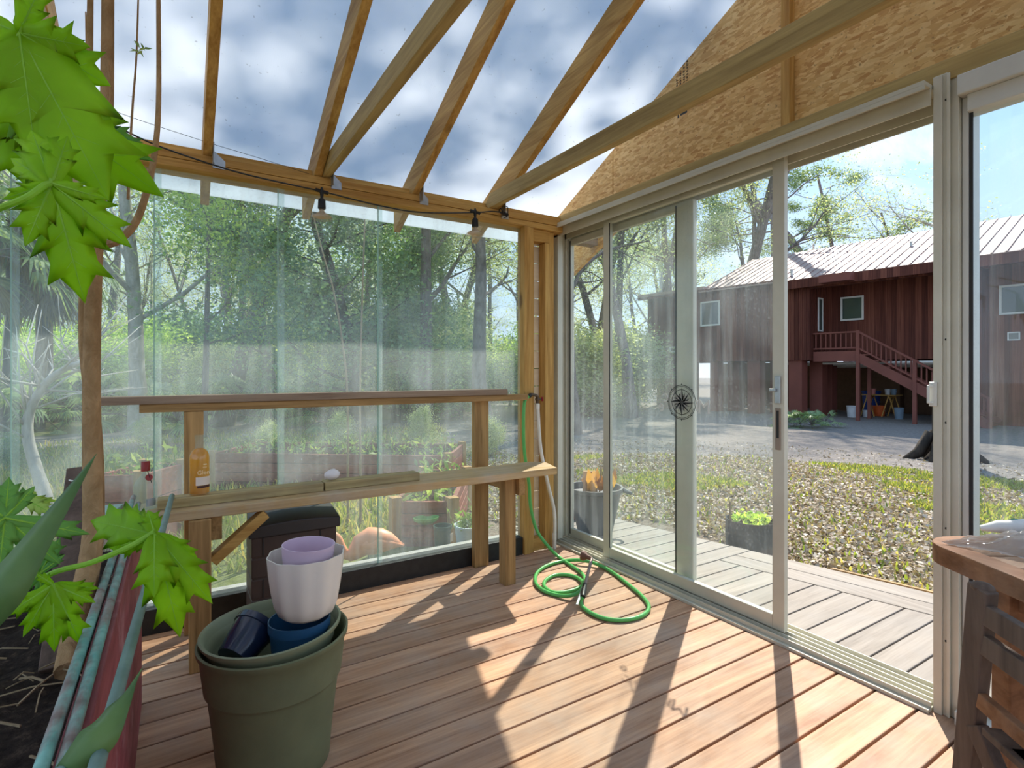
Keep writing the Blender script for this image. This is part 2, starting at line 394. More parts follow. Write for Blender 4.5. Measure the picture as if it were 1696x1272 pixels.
# stamped grading marks on the strand board: rows of black ink blocks turned on their side
m = MB()
def stamp(yc, z0, z1, seed, w=.0026):
    r = random.Random(seed); z = z0
    while z < z1:
        h = r.uniform(.006, .016)
        for q in range(2):
            m.box(2.1838, 2.1848, yc-w*2+q*w*2.1+r.uniform(-.001, .001), yc-w*2+q*w*2.1+w*1.3, z, z+h*r.uniform(.6, 1))
        z += h+r.uniform(.003, .007)
yb = onX(1130, 190, 2.184).y
for i in range(4): stamp(yb+.035-.022*i, 2.46+.0*i, 2.50+.012*i, i+3); stamp(yb+.035-.022*i, 2.585-.0*i, 2.625+.03*i, i+11)
m.box(2.1838, 2.1848, yb-.03, yb+.012, 2.425, 2.45); m.box(2.1838, 2.1848, yb+.022, yb+.03, 2.42, 2.45)
m.build('ink_stamp', MAT['blackpl'], wr, label='black printed grading marks')

# roof
ce = thing('ceiling', (0, .2, 3.3), kind='structure', label='translucent pitched porch roof on yellow pine rafters')
def slab(x0, x1, ya, yb, f, th):
    return MB().add([(x, y, f(y)+dz) for dz in (0, th) for x, y in ((x0, ya), (x1, ya), (x1, yb), (x0, yb))], [(0, 1, 2, 3), (7, 6, 5, 4), (0, 4, 5, 1), (1, 5, 6, 2), (2, 6, 7, 3), (3, 7, 4, 0)])
slab(-2.75, 2.58, 3.19, .2, RT, .006).build('roof_sheet', MAT['poly'], ce)
slab(-2.75, 2.58, .195, -2.9, RT, .006).build('roof_sheet', MAT['poly'], ce)
def rafter(x0, x1, ya, yb, nm, mt, d=.138):
    f = RB
    po = [(x0, ya, f(ya)), (x0, yb, f(yb)), (x0, yb, f(yb)+d*1.11), (x0, ya, f(ya)+d*1.11)]
    return MB().prism(po, (x1-x0, 0, 0)).build(nm, mt, ce, bevel=.003)
RX = [-2.4, -1.9, -1.4, -.9, -.395, .100, .574, 1.085, 1.602]
for x in RX:
    rafter(x, x+.038, 3.05, .215, 'rafter', MAT['yeY']); rafter(x, x+.038, .185, -2.75, 'rafter', MAT['yeY'])
MB().box(-2.7, 2.18, .182, .218, RB(.2)-.02, RB(.2)+.15).build('ridge_board', MAT['yeX'], ce, bevel=.003)
def tie(x0, x1):
    po = [(2.775, 2.082), (2.80, 2.115), (2.745, 2.165), (.0, 2.165), (-2.4, 2.165), (-2.4, 2.082)]
    return MB().prism([(x0, y, z) for y, z in po], (x1-x0, 0, 0)).build('ceiling_tie', MAT['gnY'], ce, bevel=.003)
tie(.614, .652); tie(1.562, 1.600); tie(-.356, -.318); tie(-1.36, -1.32)
for x in RX[3:]:
    xx = x+.038 if abs(x-.574) > .02 else x+.08
    MB().box(xx+.001, xx+.005, 2.70, 2.744, 2.04, 2.13).add([(xx, 2.7445, 2.03), (xx+.05, 2.7445, 2.03), (xx+.05, 2.7445, 2.065), (xx, 2.7445, 2.11), (xx, 2.742, 2.03), (xx+.05, 2.742, 2.03), (xx+.05, 2.742, 2.065), (xx, 2.742, 2.11)], [(0, 1, 2, 3), (7, 6, 5, 4), (0, 4, 5, 1), (1, 5, 6, 2), (2, 6, 7, 3), (3, 7, 4, 0)]).build('hanger_bracket', MAT['galv'], ce)
f2 = lambda y: RB(y)-.06
po = [(2.50, 3.26, RB(3.26)-.05), (2.50, .2, RB(.2)-.05), (2.50, .2, RT(.2)-.004), (2.50, 3.26, RT(3.26)-.004)]
MB().prism(po, (.03, 0, 0)).build('fly_rafter', MAT['osb'], ce, bevel=.003)

# sliding door
d1 = thing('door_1', (2.17, 1.8, 0), kind='structure', label='beige aluminium sliding glass door standing open')
YL = 2.86; YR = onX(1545, 640, 2.12).y; YP = onX(1586, 640, 2.12).y
m = MB().box(2.055, 2.265, YR, YL, 2.05, 2.064)
for x in (2.055, 2.10, 2.19, 2.258): m.box(x, x+.006, YR, YL, 1.995 if x != 2.055 else 2.035, 2.0495)
m.build('head_track', MAT['alu'], d1)
m = MB().box(2.085, 2.265, YR, YL, .0005, .012)
for x in (2.105, 2.135, 2.17, 2.20, 2.24): m.box(x, x+.005, YR, YL, .0125, .03)
m.build('sill_track', MAT['alu'], d1)
m = MB().box(2.055, 2.265, 2.845, 2.87, .0305, 2.0495); m.box(2.10, 2.14, 2.80, 2.8445, .0305, 2.0495); m.box(2.19, 2.20, 2.825, 2.8445, .0305, 2.0495)
m.build('jamb', MAT['alu'], d1, bevel=.002)
m = MB().box(2.12, 2.20, YP+.026, YR, .0, 2.09); m.box(2.11, 2.12, YR-.028, YR-.004, .0, 2.085); m.box(2.115, 2.12, YR-.048, YR-.038, 0, 2.085); m.box(2.13, 2.25, YP, YP+.025, .0, 2.09)
m.build('mullion_post', MAT['alu'], d1, bevel=.002)
m = MB()
for v in (165, 562, 700, 875, 1062): p = onX(1567, v, 2.119); m.ball((2.119, p.y, p.z), .004, 6, 4)
m.build('screw_hole', MAT['gasket'], d1, smooth=True)
# outer fixed panel
ya, yb = onX(1148, 450, 2.207).y, onX(1118, 450, 2.207).y
m = MB().box(2.205, 2.235, ya, yb, .031, 1.99); m.box(2.205, 2.235, 2.80, 2.844, .031, 1.99); m.box(2.207, 2.233, yb, 2.80, .031, .085); m.box(2.207, 2.233, yb, 2.80, 1.95, 1.99)
fp = m.build('fixed_panel', MAT['alu'], d1, bevel=.003)
MB().box(2.217, 2.222, yb-.01, 2.81, .07, 1.965).build('glass', MAT['glassR'], fp)
MB().box(2.2035, 2.2049, yb-.012, yb-.004, .05, 1.98).build('gasket', MAT['gasket'], fp)
MB().box(2.2035, 2.2049, 2.80, 2.81, .05, 1.98).build('gasket', MAT['gasket'], fp)
# inner sliding panel
X0, X1 = 2.145, 2.172
l0, l1 = onX(1299, 640, X0).y, onX(1279, 640, X0).y
t0, t1 = onX(1009, 640, X0).y, onX(999, 640, X0).y
m = MB().box(X0, X1, l0, l1, .031, 2.03); m.box(X0, X1, t0, t1, .031, 2.03); m.box(X0, X1, l1, t0, .031, .09); m.box(X0, X1, l1, t0, 1.985, 2.03)
sp = m.build('sliding_panel', MAT['alu'], d1, bevel=.003)
MB().box(2.156, 2.161, l1-.01, t0+.01, .08, 1.995).build('glass', MAT['glassR'], sp)
MB().box(X0-.0012, X0-.0002, t0-.007, t0, .09, 1.985).build('gasket', MAT['gasket'], sp)
yc = (l0+l1)/2
m = MB().box(X0-.008, X0-.0003, yc-.013, yc+.013, .985, 1.10)
m.box(X0-.02, X0-.008, yc+.002, yc+.03, 1.035, 1.047)
m.build('latch', MAT['galv'], sp, bevel=.002)
MB().box(X0-.004, X0-.0003, yc-.012, yc+.012, .79, .965).build('pull_recess', plain('scuffed_bronze_plate', lin(150, 134, 118), .5, .3), sp, bevel=.002)
MB().box(X0-.0052, X0-.0042, yc-.005, yc+.005, .84, .955).build('pull_slot', MAT['gasket'], sp)
m = MB().bar((2.105, YR-.006, 1.005), (2.105, YR-.006, 1.085), .022, .006); m.bar((2.09, YR+.002, 1.015), (2.09, YR+.002, 1.075), .007, .007); m.bar((2.09, YR+.002, 1.018), (2.105, YR-.006, 1.018), .007, .007); m.bar((2.09, YR+.002, 1.072), (2.105, YR-.006, 1.072), .007, .007)
m.build('strike_handle', MAT['aluw'], d1, bevel=.002)
# compass rose decal on the sliding glass (lies on its inner face)
pc = onX(1129, 666, 2.1555); XD = 2.1552
def dec(mb, pts): mb.add([(XD, pc.y-a, pc.z+b) for a, b in pts], [tuple(range(len(pts)))])
def ringd(mb, r0, r1, n=48):
    for i in range(n):
        a, b = 2*pi*i/n, 2*pi*(i+1)/n
        dec(mb, [(r0*sin(a), r0*cos(a)), (r1*sin(a), r1*cos(a)), (r1*sin(b), r1*cos(b)), (r0*sin(b), r0*cos(b))])
R = .088
blk = MB(); wht = MB()
ringd(blk, R*.96, R); ringd(blk, R*.89, R*.92); ringd(blk, R*.69, R*.725)
for i in range(16):
    a = 2*pi*i/16; L = R*(.86 if i % 4 == 0 else .82 if i % 2 == 0 else .60); wd = R*(.15 if i % 4 == 0 else .13 if i % 2 == 0 else .08)
    ax, ay = sin(a), cos(a); px, py = cos(a), -sin(a); b0 = R*(0 if i % 2 == 0 else .28); sh = R*(.2 if i % 2 == 0 else .38)
    for sg, mb in ((1, blk), (-1, wht)):
        dec(mb, [(ax*b0, ay*b0), (ax*sh+px*wd*sg, ay*sh+py*wd*sg), (ax*L, ay*L)])
for i in range(8):
    a = 2*pi*i/8; ax, ay = sin(a), cos(a); px, py = cos(a), -sin(a)
    dec(blk, [(ax*R+px*.004, ay*R+py*.004), (ax*R*1.09, ay*R*1.09), (ax*R-px*.004, ay*R-py*.004)])
blk.build('compass_decal', MAT['blackpl'], sp, label='black compass rose sticker on the glass')
MAT['decw'] = plain('white_decal_film', lin(216, 216, 208), .6, var=.04)
wht.build('compass_decal_light_points', plain('grey_decal_film', lin(150, 150, 140), .6, var=.04), sp)
def text(body, size, mat, parent, name, M4, ext=.0004, label=None):
    cu = bpy.data.curves.new(name, 'FONT'); cu.body = body; cu.size = size; cu.extrude = ext; cu.align_x = 'CENTER'; cu.resolution_u = 3
    o = bpy.data.objects.new(name, cu); COL.objects.link(o)
    dg = bpy.context.evaluated_depsgraph_get(); me = bpy.data.meshes.new_from_object(o.evaluated_get(dg)); bpy.data.objects.remove(o)
    me.transform(Matrix.Translation(-wl(parent)) @ M4); me.materials.clear(); me.materials.append(mat)
    o = bpy.data.objects.new(name, me); COL.objects.link(o); o.parent = parent
    return tag(o, label)
def facing(p, xdir, up, flip=False):
    """matrix that puts text at p reading along xdir, with up; flip mirrors it"""
    x = V(xdir).normalized(); z = x.cross(V(up)).normalized(); y = z.cross(x)
    if flip: x = -x
    return Matrix.Translation(p) @ Matrix((x, y, z)).transposed().to_4x4()
text('M', .10, MAT['decw'], sp, 'lettering', facing((XD, pc.y-.135, pc.z-.05), (0, -1, 0), (0, 0, 1)))
text('I', .08, MAT['decw'], sp, 'lettering', facing((XD, pc.y-.094, pc.z-.04), (0, -1, 0), (0, 0, 1)))
text('e', .085, MAT['decw'], sp, 'lettering', facing((XD, pc.y+.125, pc.z-.05), (0, -1, .5), (0, .5, 1), True))
text('C', .06, MAT['decw'], sp, 'lettering', facing((XD, pc.y+.10, pc.z+.0), (0, -1, .2), (0, .2, 1), True))
# fixed side light
w6 = thing('window_8', (2.17, .1, 0), kind='structure', label='fixed side light right of the open door')
zt = onX(1600, 120, 2.12).z
m = MB().box(2.11, 2.25, -.62, YP-.001, 2.0, 2.064); m.box(2.09, 2.25, -.62, YP-.001, .0, .045); m.box(2.12, 2.24, -.62, -.56, .045, 2.0); m.box(2.15, 2.24, YP-.02, YP-.001, .045, 2.0); m.box(2.13, 2.2, -.56, YP-.02, .045, .085); m.box(2.13, 2.2, -.56, YP-.02, 1.945, 2.0)
m.build('frame', MAT['aluw'], w6, bevel=.003)
MB().box(2.165, 2.17, -.57, YP-.012, .08, 1.955).build('glass', MAT['glassS'], w6)
m = MB().box(2.149, 2.1535, YP-.03, YP-.0205, .086, 1.945); m.build('gasket', MAT['gasket'], w6)

# exterior deck
sk = lambda y: 2.86+(2.97-y)*.215
m = MB(); k = -18
while True:
    y0 = 1.30+.127*k+.004; y1 = y0+.12
    if y0 > 3.3: break
    a = .32 if y0 < 2.05 else 0
    m.prism([(2.27, y0, -.035), (sk(y0)-a, y0, -.035), (sk(y1)-a, y1, -.035), (2.27, y1, -.035)], (0, 0, .033)); k += 1
dk = m.build('trim_2', MAT['deckout'], origin=(2.3, 1, 0), bevel=.003, kind='structure', label='greyed deck landing outside the sliding door')
m = MB()
for a, b in ((.312, .162), (.156, .004)):
    ya, yb = -.98, 2.06
    m.prism([(sk(ya)-a, ya, -.035), (sk(ya)-b, ya, -.035), (sk(yb)-b, yb, -.035), (sk(yb)-a, yb, -.035)], (0, 0, .033))
m.build('border_board', MAT['deckouty'], dk, bevel=.003)
m = MB()
for a, b in ((-.005, -.14), (-.146, -.26)):
    m.prism([(sk(-.98)-a, -.98, -.13), (sk(-.98)-b, -.98, -.13), (sk(1.9)-b, 1.9, -.13), (sk(1.9)-a, 1.9, -.13)], (0, 0, .033))
m.build('step_board', MAT['deckouty'], dk, bevel=.003)
m = MB()
m.prism([(sk(-.98)+.262, -.98, -.25), (sk(-.98)+.285, -.98, -.25), (sk(1.75)+.285, 1.75, -.25), (sk(1.75)+.262, 1.75, -.25)], (0, 0, .17))
m.build('edging', MAT['brY'], dk, bevel=.003)
m = MB()
m.prism([(sk(-.9)-.05, -.9, -.3), (sk(-.9)-.01, -.9, -.3), (sk(3.3)-.01, 3.3, -.3), (sk(3.3)-.05, 3.3, -.3)], (0, 0, .26))
m.build('rim_joist', MAT['grY'], dk)

# ================================================================== INSIDE THE PORCH
# the built-in timber bench and bar
bt = thing('timber_bench', (.8, 2.5, 0), 'pine plank bench with a narrow bar rail above it, built along the back glass', 'bench')
z0, z1 = .566, .602
MB().add([(-.36, 2.325, z0), (1.74, 2.325, z0), (1.79, 2.50, z0), (1.72, 2.56, z0), (-.36, 2.56, z0), (-.36, 2.325, z1), (1.74, 2.325, z1), (1.79, 2.50, z1), (1.72, 2.56, z1), (-.36, 2.56, z1)],
         [(4, 3, 2, 1, 0), (5, 6, 7, 8, 9), (0, 1, 6, 5), (1, 2, 7, 6), (2, 3, 8, 7), (3, 4, 9, 8), (4, 0, 5, 9)]).build('seat_board', wood('bench_plank', lin(164, 130, 82), lin(218, 184, 130), 'X', dirt=lin(186, 172, 154), dirtamt=.6), bt, bevel=.004)
MB().box(1.452, 1.518, 2.39, 2.455, 0, .565).build('leg', MAT['brZ'], bt, bevel=.004)
MB().box(.040, .112, 2.31, 2.38, 0, .565).build('leg', MAT['brZ'], bt, bevel=.004)
MB().box(1.519, 1.557, 2.36, 2.70, .47, .565).build('cross_support', MAT['brY'], bt, bevel=.003)
MB().box(.113, .151, 2.36, 2.655, .47, .565).build('cross_support', MAT['brY'], bt, bevel=.003)
MB().box(1.440, 1.531, 2.703, 2.744, 0, .949).build('post', MAT['brZ'], bt, bevel=.003)
MB().box(.028, .100, 2.657, 2.700, 0, .949).build('post', MAT['brZ'], bt, bevel=.003)
MB().box(.275, .313, 2.70, 2.742, 0, .565).build('post', MAT['grZ'], bt, bevel=.003)
MB().box(-.128, 1.775, 2.655, 2.732, .95, .984).build('bar_rail', MAT['brX'], bt, bevel=.003)
MB().box(-.285, 1.625, 2.645, 2.73, .9845, 1.017).build('bar_cap', wood('grey_brown_cap', lin(124, 100, 80), lin(172, 148, 124), 'X', isl=.1), bt, bevel=.003)
a, b = onY(352, 938, 2.35), onY(440, 852, 2.35)
MB().bar((a.x, 2.36, a.z+.02), (b.x, 2.36, b.z+.005), .038, .06, (0, 1, 0)).build('brace', MAT['yeX'], bt, bevel=.003)
def board(x0, x1, y0, y1, z, h, lab):
    return MB().box(x0, x1, y0, y1, z, z+h).build('timber_offcut', wood('offcut_'+lab[:8], lin(146, 122, 76), lin(206, 184, 130), 'X', dirt=lin(120, 106, 90), dirtamt=.5), bevel=.003, label=lab, cat='plank', group='loose boards on the bench')
p = onZ(538, 800, .64); q = onZ(704, 786, .64)
board(-.06, p.x-.002, 2.395, 2.47, .6025, .036, 'loose pine board lying on the bench under the amber bottle')
board(p.x+.004, q.x, 2.395, 2.47, .6025, .036, 'shorter loose pine board on the bench with the white stone on it')
TOPB = .6388
# amber bottle
def bottle(px, pvb, Y, prof, nm):
    p = onY(px, pvb, Y); return p
p = onZ(331, 821, TOPB); d = p.dot(V((_s, _c, 0))); s = d/CF
bo = thing('whisky_bottle', (p.x, 2.436, TOPB), 'tall open bottle of amber spirit with a cream label on the bench', 'bottle')
R0 = 15.3*s; HB = 99*s
P = [(R0*.93, 0), (R0, .004), (R0, HB*.60), (R0*.97, HB*.66), (R0*.8, HB*.725), (R0*.48, HB*.77), (R0*.42, HB*.80), (R0*.40, HB*.93), (R0*.47, HB*.94), (R0*.47, HB*1.), (R0*.36, HB*1.)]
C0 = (p.x, 2.436, TOPB)
MB().lathe([(.0001, 0.001)]+[(r, z+.0005) for r, z in P], 32, C0).build('glass_body', MAT['bottle'], bo, smooth=True)
MB().lathe([(.0001, .006)]+[(r-.0022, max(z, .006)) for r, z in P[1:6]]+[(.0001, HB*.765)], 32, C0).build('amber_spirit', MAT['whisky'], bo, smooth=True)
def lab(mb, c, r, z0, z1, a0, a1, n=10):
    vs = []
    for i in range(n+1):
        a = a0+(a1-a0)*i/n
        vs += [(c[0]+r*cos(a), c[1]+r*sin(a), c[2]+z0), (c[0]+r*cos(a), c[1]+r*sin(a), c[2]+z1)]
    return mb.add(vs, [(2*i, 2*i+2, 2*i+3, 2*i+1) for i in range(n)])
lab(MB(), C0, R0+.0006, HB*.17, HB*.31, radians(-112), radians(-20)).build('paper_label', MAT['paper'], bo, solid=.0004)
lab(MB(), C0, R0+.0006, HB*.125, HB*.165, radians(-105), radians(-20)).build('label_strip', plain('dark_red_label', lin(74, 40, 26), .6), bo, solid=.0004)
MAT['cream'] = plain('cream_print', lin(236, 214, 160), .5)
t = text('Glen', HB*.10, MAT['cream'], bo, 'lettering', facing((p.x+.012, 2.436-R0-.0015, TOPB+HB*.355), (1, .25, 0), (0, 0, 1)))
m = MB(); m.box(p.x+.010, p.x+.024, 2.436-R0*.92-.002, 2.436-R0*.92-.001, TOPB+HB*.47, TOPB+HB*.478); m.box(p.x+.012, p.x+.024, 2.436-R0*.92-.002, 2.436-R0*.92-.001, TOPB+HB*.51, TOPB+HB*.53); m.build('printed_crest', MAT['cream'], bo)
# clear bottle with red cap
pz = .6025
p = onZ(241, 843, pz); c0 = (p.x, p.y, pz); d = p.dot(V((_s, _c, 0))); s = d/CF
b2 = thing('liquor_bottle', c0, 'empty clear square-shouldered bottle with a red cap at the bench end', 'bottle')
R0 = 15.5*s; HB = 79*s
sq = lambda a, i: (1/(abs(cos(a-.5))**5+abs(sin(a-.5))**5)**.2 if i < 5 else 1)*.9
MB().lathe([(.0001, .001), (R0*.9, .001), (R0, .006), (R0, HB*.50), (R0*.9, HB*.56), (R0*.36, HB*.74), (R0*.33, HB*.80), (R0*.33, HB*.86)], 32, c0, wob=sq).build('glass_body', MAT['bottle'], b2, smooth=True)
MB().lathe([(R0*.42, HB*.80), (R0*.42, HB*.975), (R0*.40, HB*.98), (R0*.40, HB), (.0001, HB)], 24, c0).build('cap', plain('dark_red_cap', lin(140, 34, 26), .35), b2, smooth=True)
cc = V(c0)+V((.012, -R0*.75, HB*.68))
MB().lathe([(.0001, 0), (.012, 0), (.012, .003), (.0001, .003)], 20, cc, Matrix.Rotation(radians(80), 3, 'X')).build('wax_seal', plain('red_wax', lin(150, 50, 44), .4), b2)
MB().tube([V(c0)+V((.007, -R0*.45, HB*.8)), cc+V((0, -.002, .008)), cc+V((.008, -.003, -.02))], .0015, 5).build('ribbon', MAT['blackpl'], b2)
lab(MB(), c0, R0*.93, HB*.08, HB*.24, radians(-85), radians(-15)).build('paper_label', plain('faded_grey_label', lin(180, 182, 180), .7), b2, solid=.0004)
# white stone on the board
p = onZ(553, 797, TOPB); m = MB(); m.ball((p.x, 2.44, TOPB+.02), (.032, .025, .024), 12, 8)
m.v = [tuple(V(q)+V((noise.noise(V(q)*30), noise.noise(V(q)*31+V((5, 0, 0))), abs(noise.noise(V(q)*29))*.5))*.007) for q in m.v]
zmin = min(q[2] for q in m.v); m.v = [(a, b, c-zmin+TOPB) for a, b, c in m.v]
m.build('white_stone', plain('chalky_white', lin(226, 216, 212), .7), smooth=True, label='small white shell-like stone sitting on the loose board', cat='stone')
# shallow seed tray at the end of the bench
tr = MB(); tr.prism([(-.32, 2.42, .6025), (-.19, 2.40, .6025), (-.17, 2.53, .6025), (-.31, 2.54, .6025)], (0, 0, .012))
MB_tray = tr.build('seed_tray', plain('pale_teal_plastic', lin(150, 176, 166), .5), bevel=.003, label='pale teal seed tray on the left bench end, half hidden behind the papaya leaf', cat='tray')
# brown storage box
by0, by1 = 2.44, 2.64; bx0, bx1 = onY(413, 930, by0).x, onY(561, 930, by0).x
sb = thing('storage_box', ((bx0+bx1)/2, (by0+by1)/2, 0), 'dark brown resin storage box with a sloped lid under the bench', 'storage box')
MAT['resin'] = plain('brown_resin', lin(74, 58, 50), .5, var=.1); MAT['resind'] = plain('dark_resin_lid', lin(58, 54, 52), .42, var=.1)
m = MB()
for i in range(5): m.box(bx0+.008, bx1-.008, by0+.006, by1-.006, .004+i*.086, .084+i*.086)
for x in (bx0+.03, bx1-.05): pass
m.box(bx0+.011, bx1-.011, by0+.009, by1-.009, .0, .43)
m.build('body', MAT['resin'], sb, bevel=.004)
for i in range(5):
    for xq in ((.09, .25) if i % 2 else (.05, .28)): MB().box(bx0+xq, bx0+xq+.004, by0+.003, by0+.0055, .006+i*.086, .082+i*.086).build('panel_groove', MAT['gasket'], sb)
po = []
for i in range(13):
    f = i/12; po.append((bx0-.005+(bx1-bx0+.01)*f, by0-.012, .475+.012*sin(pi*f)))
po = [(bx0-.005, by0-.012, .432)]+po+[(bx1+.005, by0-.012, .432)]
n = len(po); m = MB()
back = [(bx0+(x-bx0)*.92+.015, by1+.005, z+(.058 if z > .44 else 0)) for x, y, z in po]
m.add(po+back, [tuple(range(n)), tuple(range(2*n-1, n-1, -1))]+[(i, n+i, n+(i+1) % n, (i+1) % n) for i in range(n)])
m.build('lid', MAT['resind'], sb, bevel=.005)

# garden hose, spigot and wand
sx, sy = 1.90, 2.70
sg = thing('garden_tap', (1.935, 2.70, 0), 'brass hose tap with a red handle on a white plastic pipe in the corner', 'tap')
pp = [onY(889, 668, 2.735), onY(894, 740, 2.735), onY(906, 800, 2.735), onY(917, 850, 2.735), onY(918, 905, 2.74)]
pp = [V((p.x, 2.728, p.z)) for p in pp]; pp[-1].z = .002; pp[-1].x = pp[-2].x
MAT['pvc'] = plain('white_pvc', lin(226, 220, 208), .35)
MB().tube(smoothpath(pp, 6), .0115, 12).build('pipe', MAT['pvc'], sg, smooth=True)
MB().tube([pp[0]+V((0, 0, -.002)), pp[0]+V((0, 0, -.035))], .0145, 12).build('coupling', MAT['pvc'], sg, smooth=True); MB().tube([V((pp[3].x, 2.728, .06)), V((pp[3].x, 2.728, .10))], .0145, 12).build('coupling', MAT['pvc'], sg, smooth=True)
MAT['brass'] = plain('weathered_brass', lin(92, 74, 58), .4, .6)
t0 = pp[0]; tp = onY(877, 655, 2.715); tp = V((tp.x, 2.715, tp.z))
MB().tube(smoothpath([t0, t0+V((-.0, 0, .03)), t0+V((-.012, -.005, .048)), tp+V((.012, 0, .006)), tp], 5), .0095, 10).ball(t0+V((0, 0, .025)), .015).build('tap_body', MAT['brass'], sg, smooth=True)
m = MB().tube([t0+V((.01, 0, .026)), t0+V((.032, 0, .026))], .0045, 8); m.build('stem', MAT['brass'], sg)
MB().ball(t0+V((.036, 0, .026)), (.006, .012, .015), 10, 6).build('handle', plain('red_tap_handle', lin(170, 40, 50), .4), sg, smooth=True)
gh = thing('garden_hose', (1.75, 2.1, 0), 'bright green garden hose hanging from the tap and coiled on the floor', 'hose')
MAT['hose'] = plain('green_hose_vinyl', lin(92, 178, 92), .35, var=.06)
HR = .0098
F = lambda u, v, z=HR+.001: onZ(u, v, z)
up = [V((tp.x-.008, 2.713, tp.z-.004))]+[V((onY(u, v, 2.70).x, 2.70, onY(u, v, 2.70).z)) for u, v in ((868, 672), (868, 740), (876, 800), (879, 840))]+[V((onY(u, v, y).x, y, onY(u, v, y).z)) for u, v, y in ((889, 878, 2.68), (908, 905, 2.62))]
fl = [F(925, 922), F(945, 936), F(962, 948), F(969, 960), F(962, 972), F(940, 980), F(916, 981), F(902, 972), F(903, 962), F(918, 953), F(938, 952), F(956, 957), F(966, 966, .022), F(962, 978, .03), F(946, 986, .022), F(924, 986), F(900, 978), F(887, 965), F(890, 948), F(908, 936), F(935, 929), F(962, 928, .026), F(985, 933, .02), F(1010, 945), F(1038, 966), F(1062, 986), F(1074, 1002), F(1071, 1014), F(1055, 1023), F(1030, 1027), F(1004, 1025), F(982, 1017), F(966, 1006), F(962, 996, .025), F(965, 989, .045)]
MB().tube(smoothpath(up+fl, 6), HR, 10).build('tubing', MAT['hose'], gh, smooth=True)
MB().tube([tp+V((.006, 0, .002)), tp+V((-.010, -.002, -.006))], .0135, 12).build('coupling', MAT['blackpl'], gh, smooth=True)
a = F(965, 989, .045); b = F(969, 968, .055); c = F(980, 925, .075); dd = F(968, 921, .08)
wn = thing('spray_wand', (a.x, a.y, 0), 'grey hose wand with a rusty rose head lying across the green coil', 'hose nozzle')
MB().tube([a, a*.75+b*.25, b*.6+a*.4, b], [.013, .016, .014, .011], 12).build('grip', MAT['blackpl'], wn, smooth=True)
MB().bar(a*.3+b*.7+V((-.01, 0, .006)), a*1.1-b*.1+V((-.05, -.02, -.012)), .012, .007).build('trigger', MAT['galv'], wn, bevel=.002)
MB().tube([b, c], .0085, 10).build('tube', plain('worn_grey_pipe', lin(150, 130, 122), .4, .4), wn, smooth=True)
MB().tube([c, c*.4+dd*.6, dd, dd+(dd-c)*.35], [.011, .014, .026, .028], 14).build('rose_head', plain('rusty_brown_head', lin(112, 76, 60), .6), wn, smooth=True)

# the nested olive tubs and the pots in them
CX = onZ(456, 1046, .372); CX = V((CX.x, CX.y, 0)); 
MAT['olive'] = plain('olive_plastic', lin(112, 116, 84), .55, var=.12, sc=9); MAT['olive2'] = plain('pale_olive_plastic', lin(134, 140, 110), .5, var=.08)
ot = thing('planter_tub', CX, 'large olive green plastic tub standing on the floor, outermost of the nest', 'plant tub')
RA = .176; HA = .372
prof = [(.0001, .001), (.128, .001), (.131, .006), (.138, .10), (.152, .235), (.155, .245), (.160, .25), (.166, .31), (.169, HA-.022), (RA, HA-.014), (RA+.001, HA-.002), (RA-.004, HA), (RA-.010, HA-.006), (.162, HA-.03), (.157, .30), (.147, .22), (.124, .02), (.0001, .014)]
m = MB().lathe([(q*1.13, z) for q, z in prof], 56, CX); m.build('shell', MAT['olive'], ot, smooth=True)
# tilt: far/right side up
axis = V((0, 0, 1)).cross(V((_c*.8+_s*.6, -_s*.8+_c*.6, 0))).normalized()
Rt = Matrix.Rotation(radians(-1.2), 3, axis)
CI = CX+V((0, 0, .046))
it = thing('planter_tub', CI, 'paler olive tub nested inside the large floor tub, holding the small pots', 'plant tub')
RI = .163; HI = .352
prof = [(.0001, 0), (.092, 0), (.095, .004), (.113, .12), (.138, .26), (.143, .30), (.150, HI-.03), (RI, HI-.012), (RI+.002, HI-.002), (RI-.003, HI), (RI-.010, HI-.008), (.148, HI-.05), (.130, .26), (.105, .12), (.088, .008), (.0001, .006)]
m = MB().lathe([(q*1.13, z) for q, z in prof], 56, CI, Rt); m.build('shell', MAT['olive2'], it, smooth=True)
def pot(nm, label, c, r0, r1, h, mat, R=None, rim=.012, wob=None, rimmat=None, n=40, th=.003, rb=None):
    o = thing(nm, c, label, 'plant pot')
    pr = [(.0001, 0), (r0, 0), (r0+.001, .003), (r1, h-rim), (r1+.004, h-rim+.002), (r1+.004, h), (r1+.004-th, h), (r1-th, h-rim), (r0-th, .006), (.0001, .006)]
    if rb: pr = [(.0001, 0), (r0, 0)]+rb+[(r1, h), (r1-th, h)]+[(a-th, b) for a, b in reversed(rb)]+[(r0-th, .006), (.0001, .006)]
    MB().lathe(pr, n, c, R, wob).build('shell', mat, o, smooth=True)
    return o
MAT['navy'] = plain('navy_glazed_plastic', lin(28, 40, 66), .18, spec=.6, var=.05); MAT['blue'] = plain('blue_plastic', lin(40, 84, 120), .35)
MAT['pearl'] = plain('pearl_white_plastic', lin(234, 226, 212), .3, .0, .6, .04); MAT['lilac'] = plain('lilac_plastic', lin(212, 186, 204), .4, var=.04)
def dirm(zdir, seed=V((0, 0, 1))):
    z = V(zdir).normalized(); x = seed.cross(z)
    if x.length < .01: x = V((1, 0, 0))
    x.normalize(); return Matrix((x, z.cross(x), z)).transposed()
# black pot on its side
fwd = V((_s, _c, 0)); rgt = V((_c, -_s, 0))
c = CX+rgt*-.092+fwd*-.06+V((0, 0, .325)); zd = rgt*.22+fwd*.80+V((0, 0, .45))
bp = pot('nursery_pot', 'glossy dark navy pot lying on its side in the olive tub', c, .045, .060, .11, MAT['navy'], dirm(zd), .02)
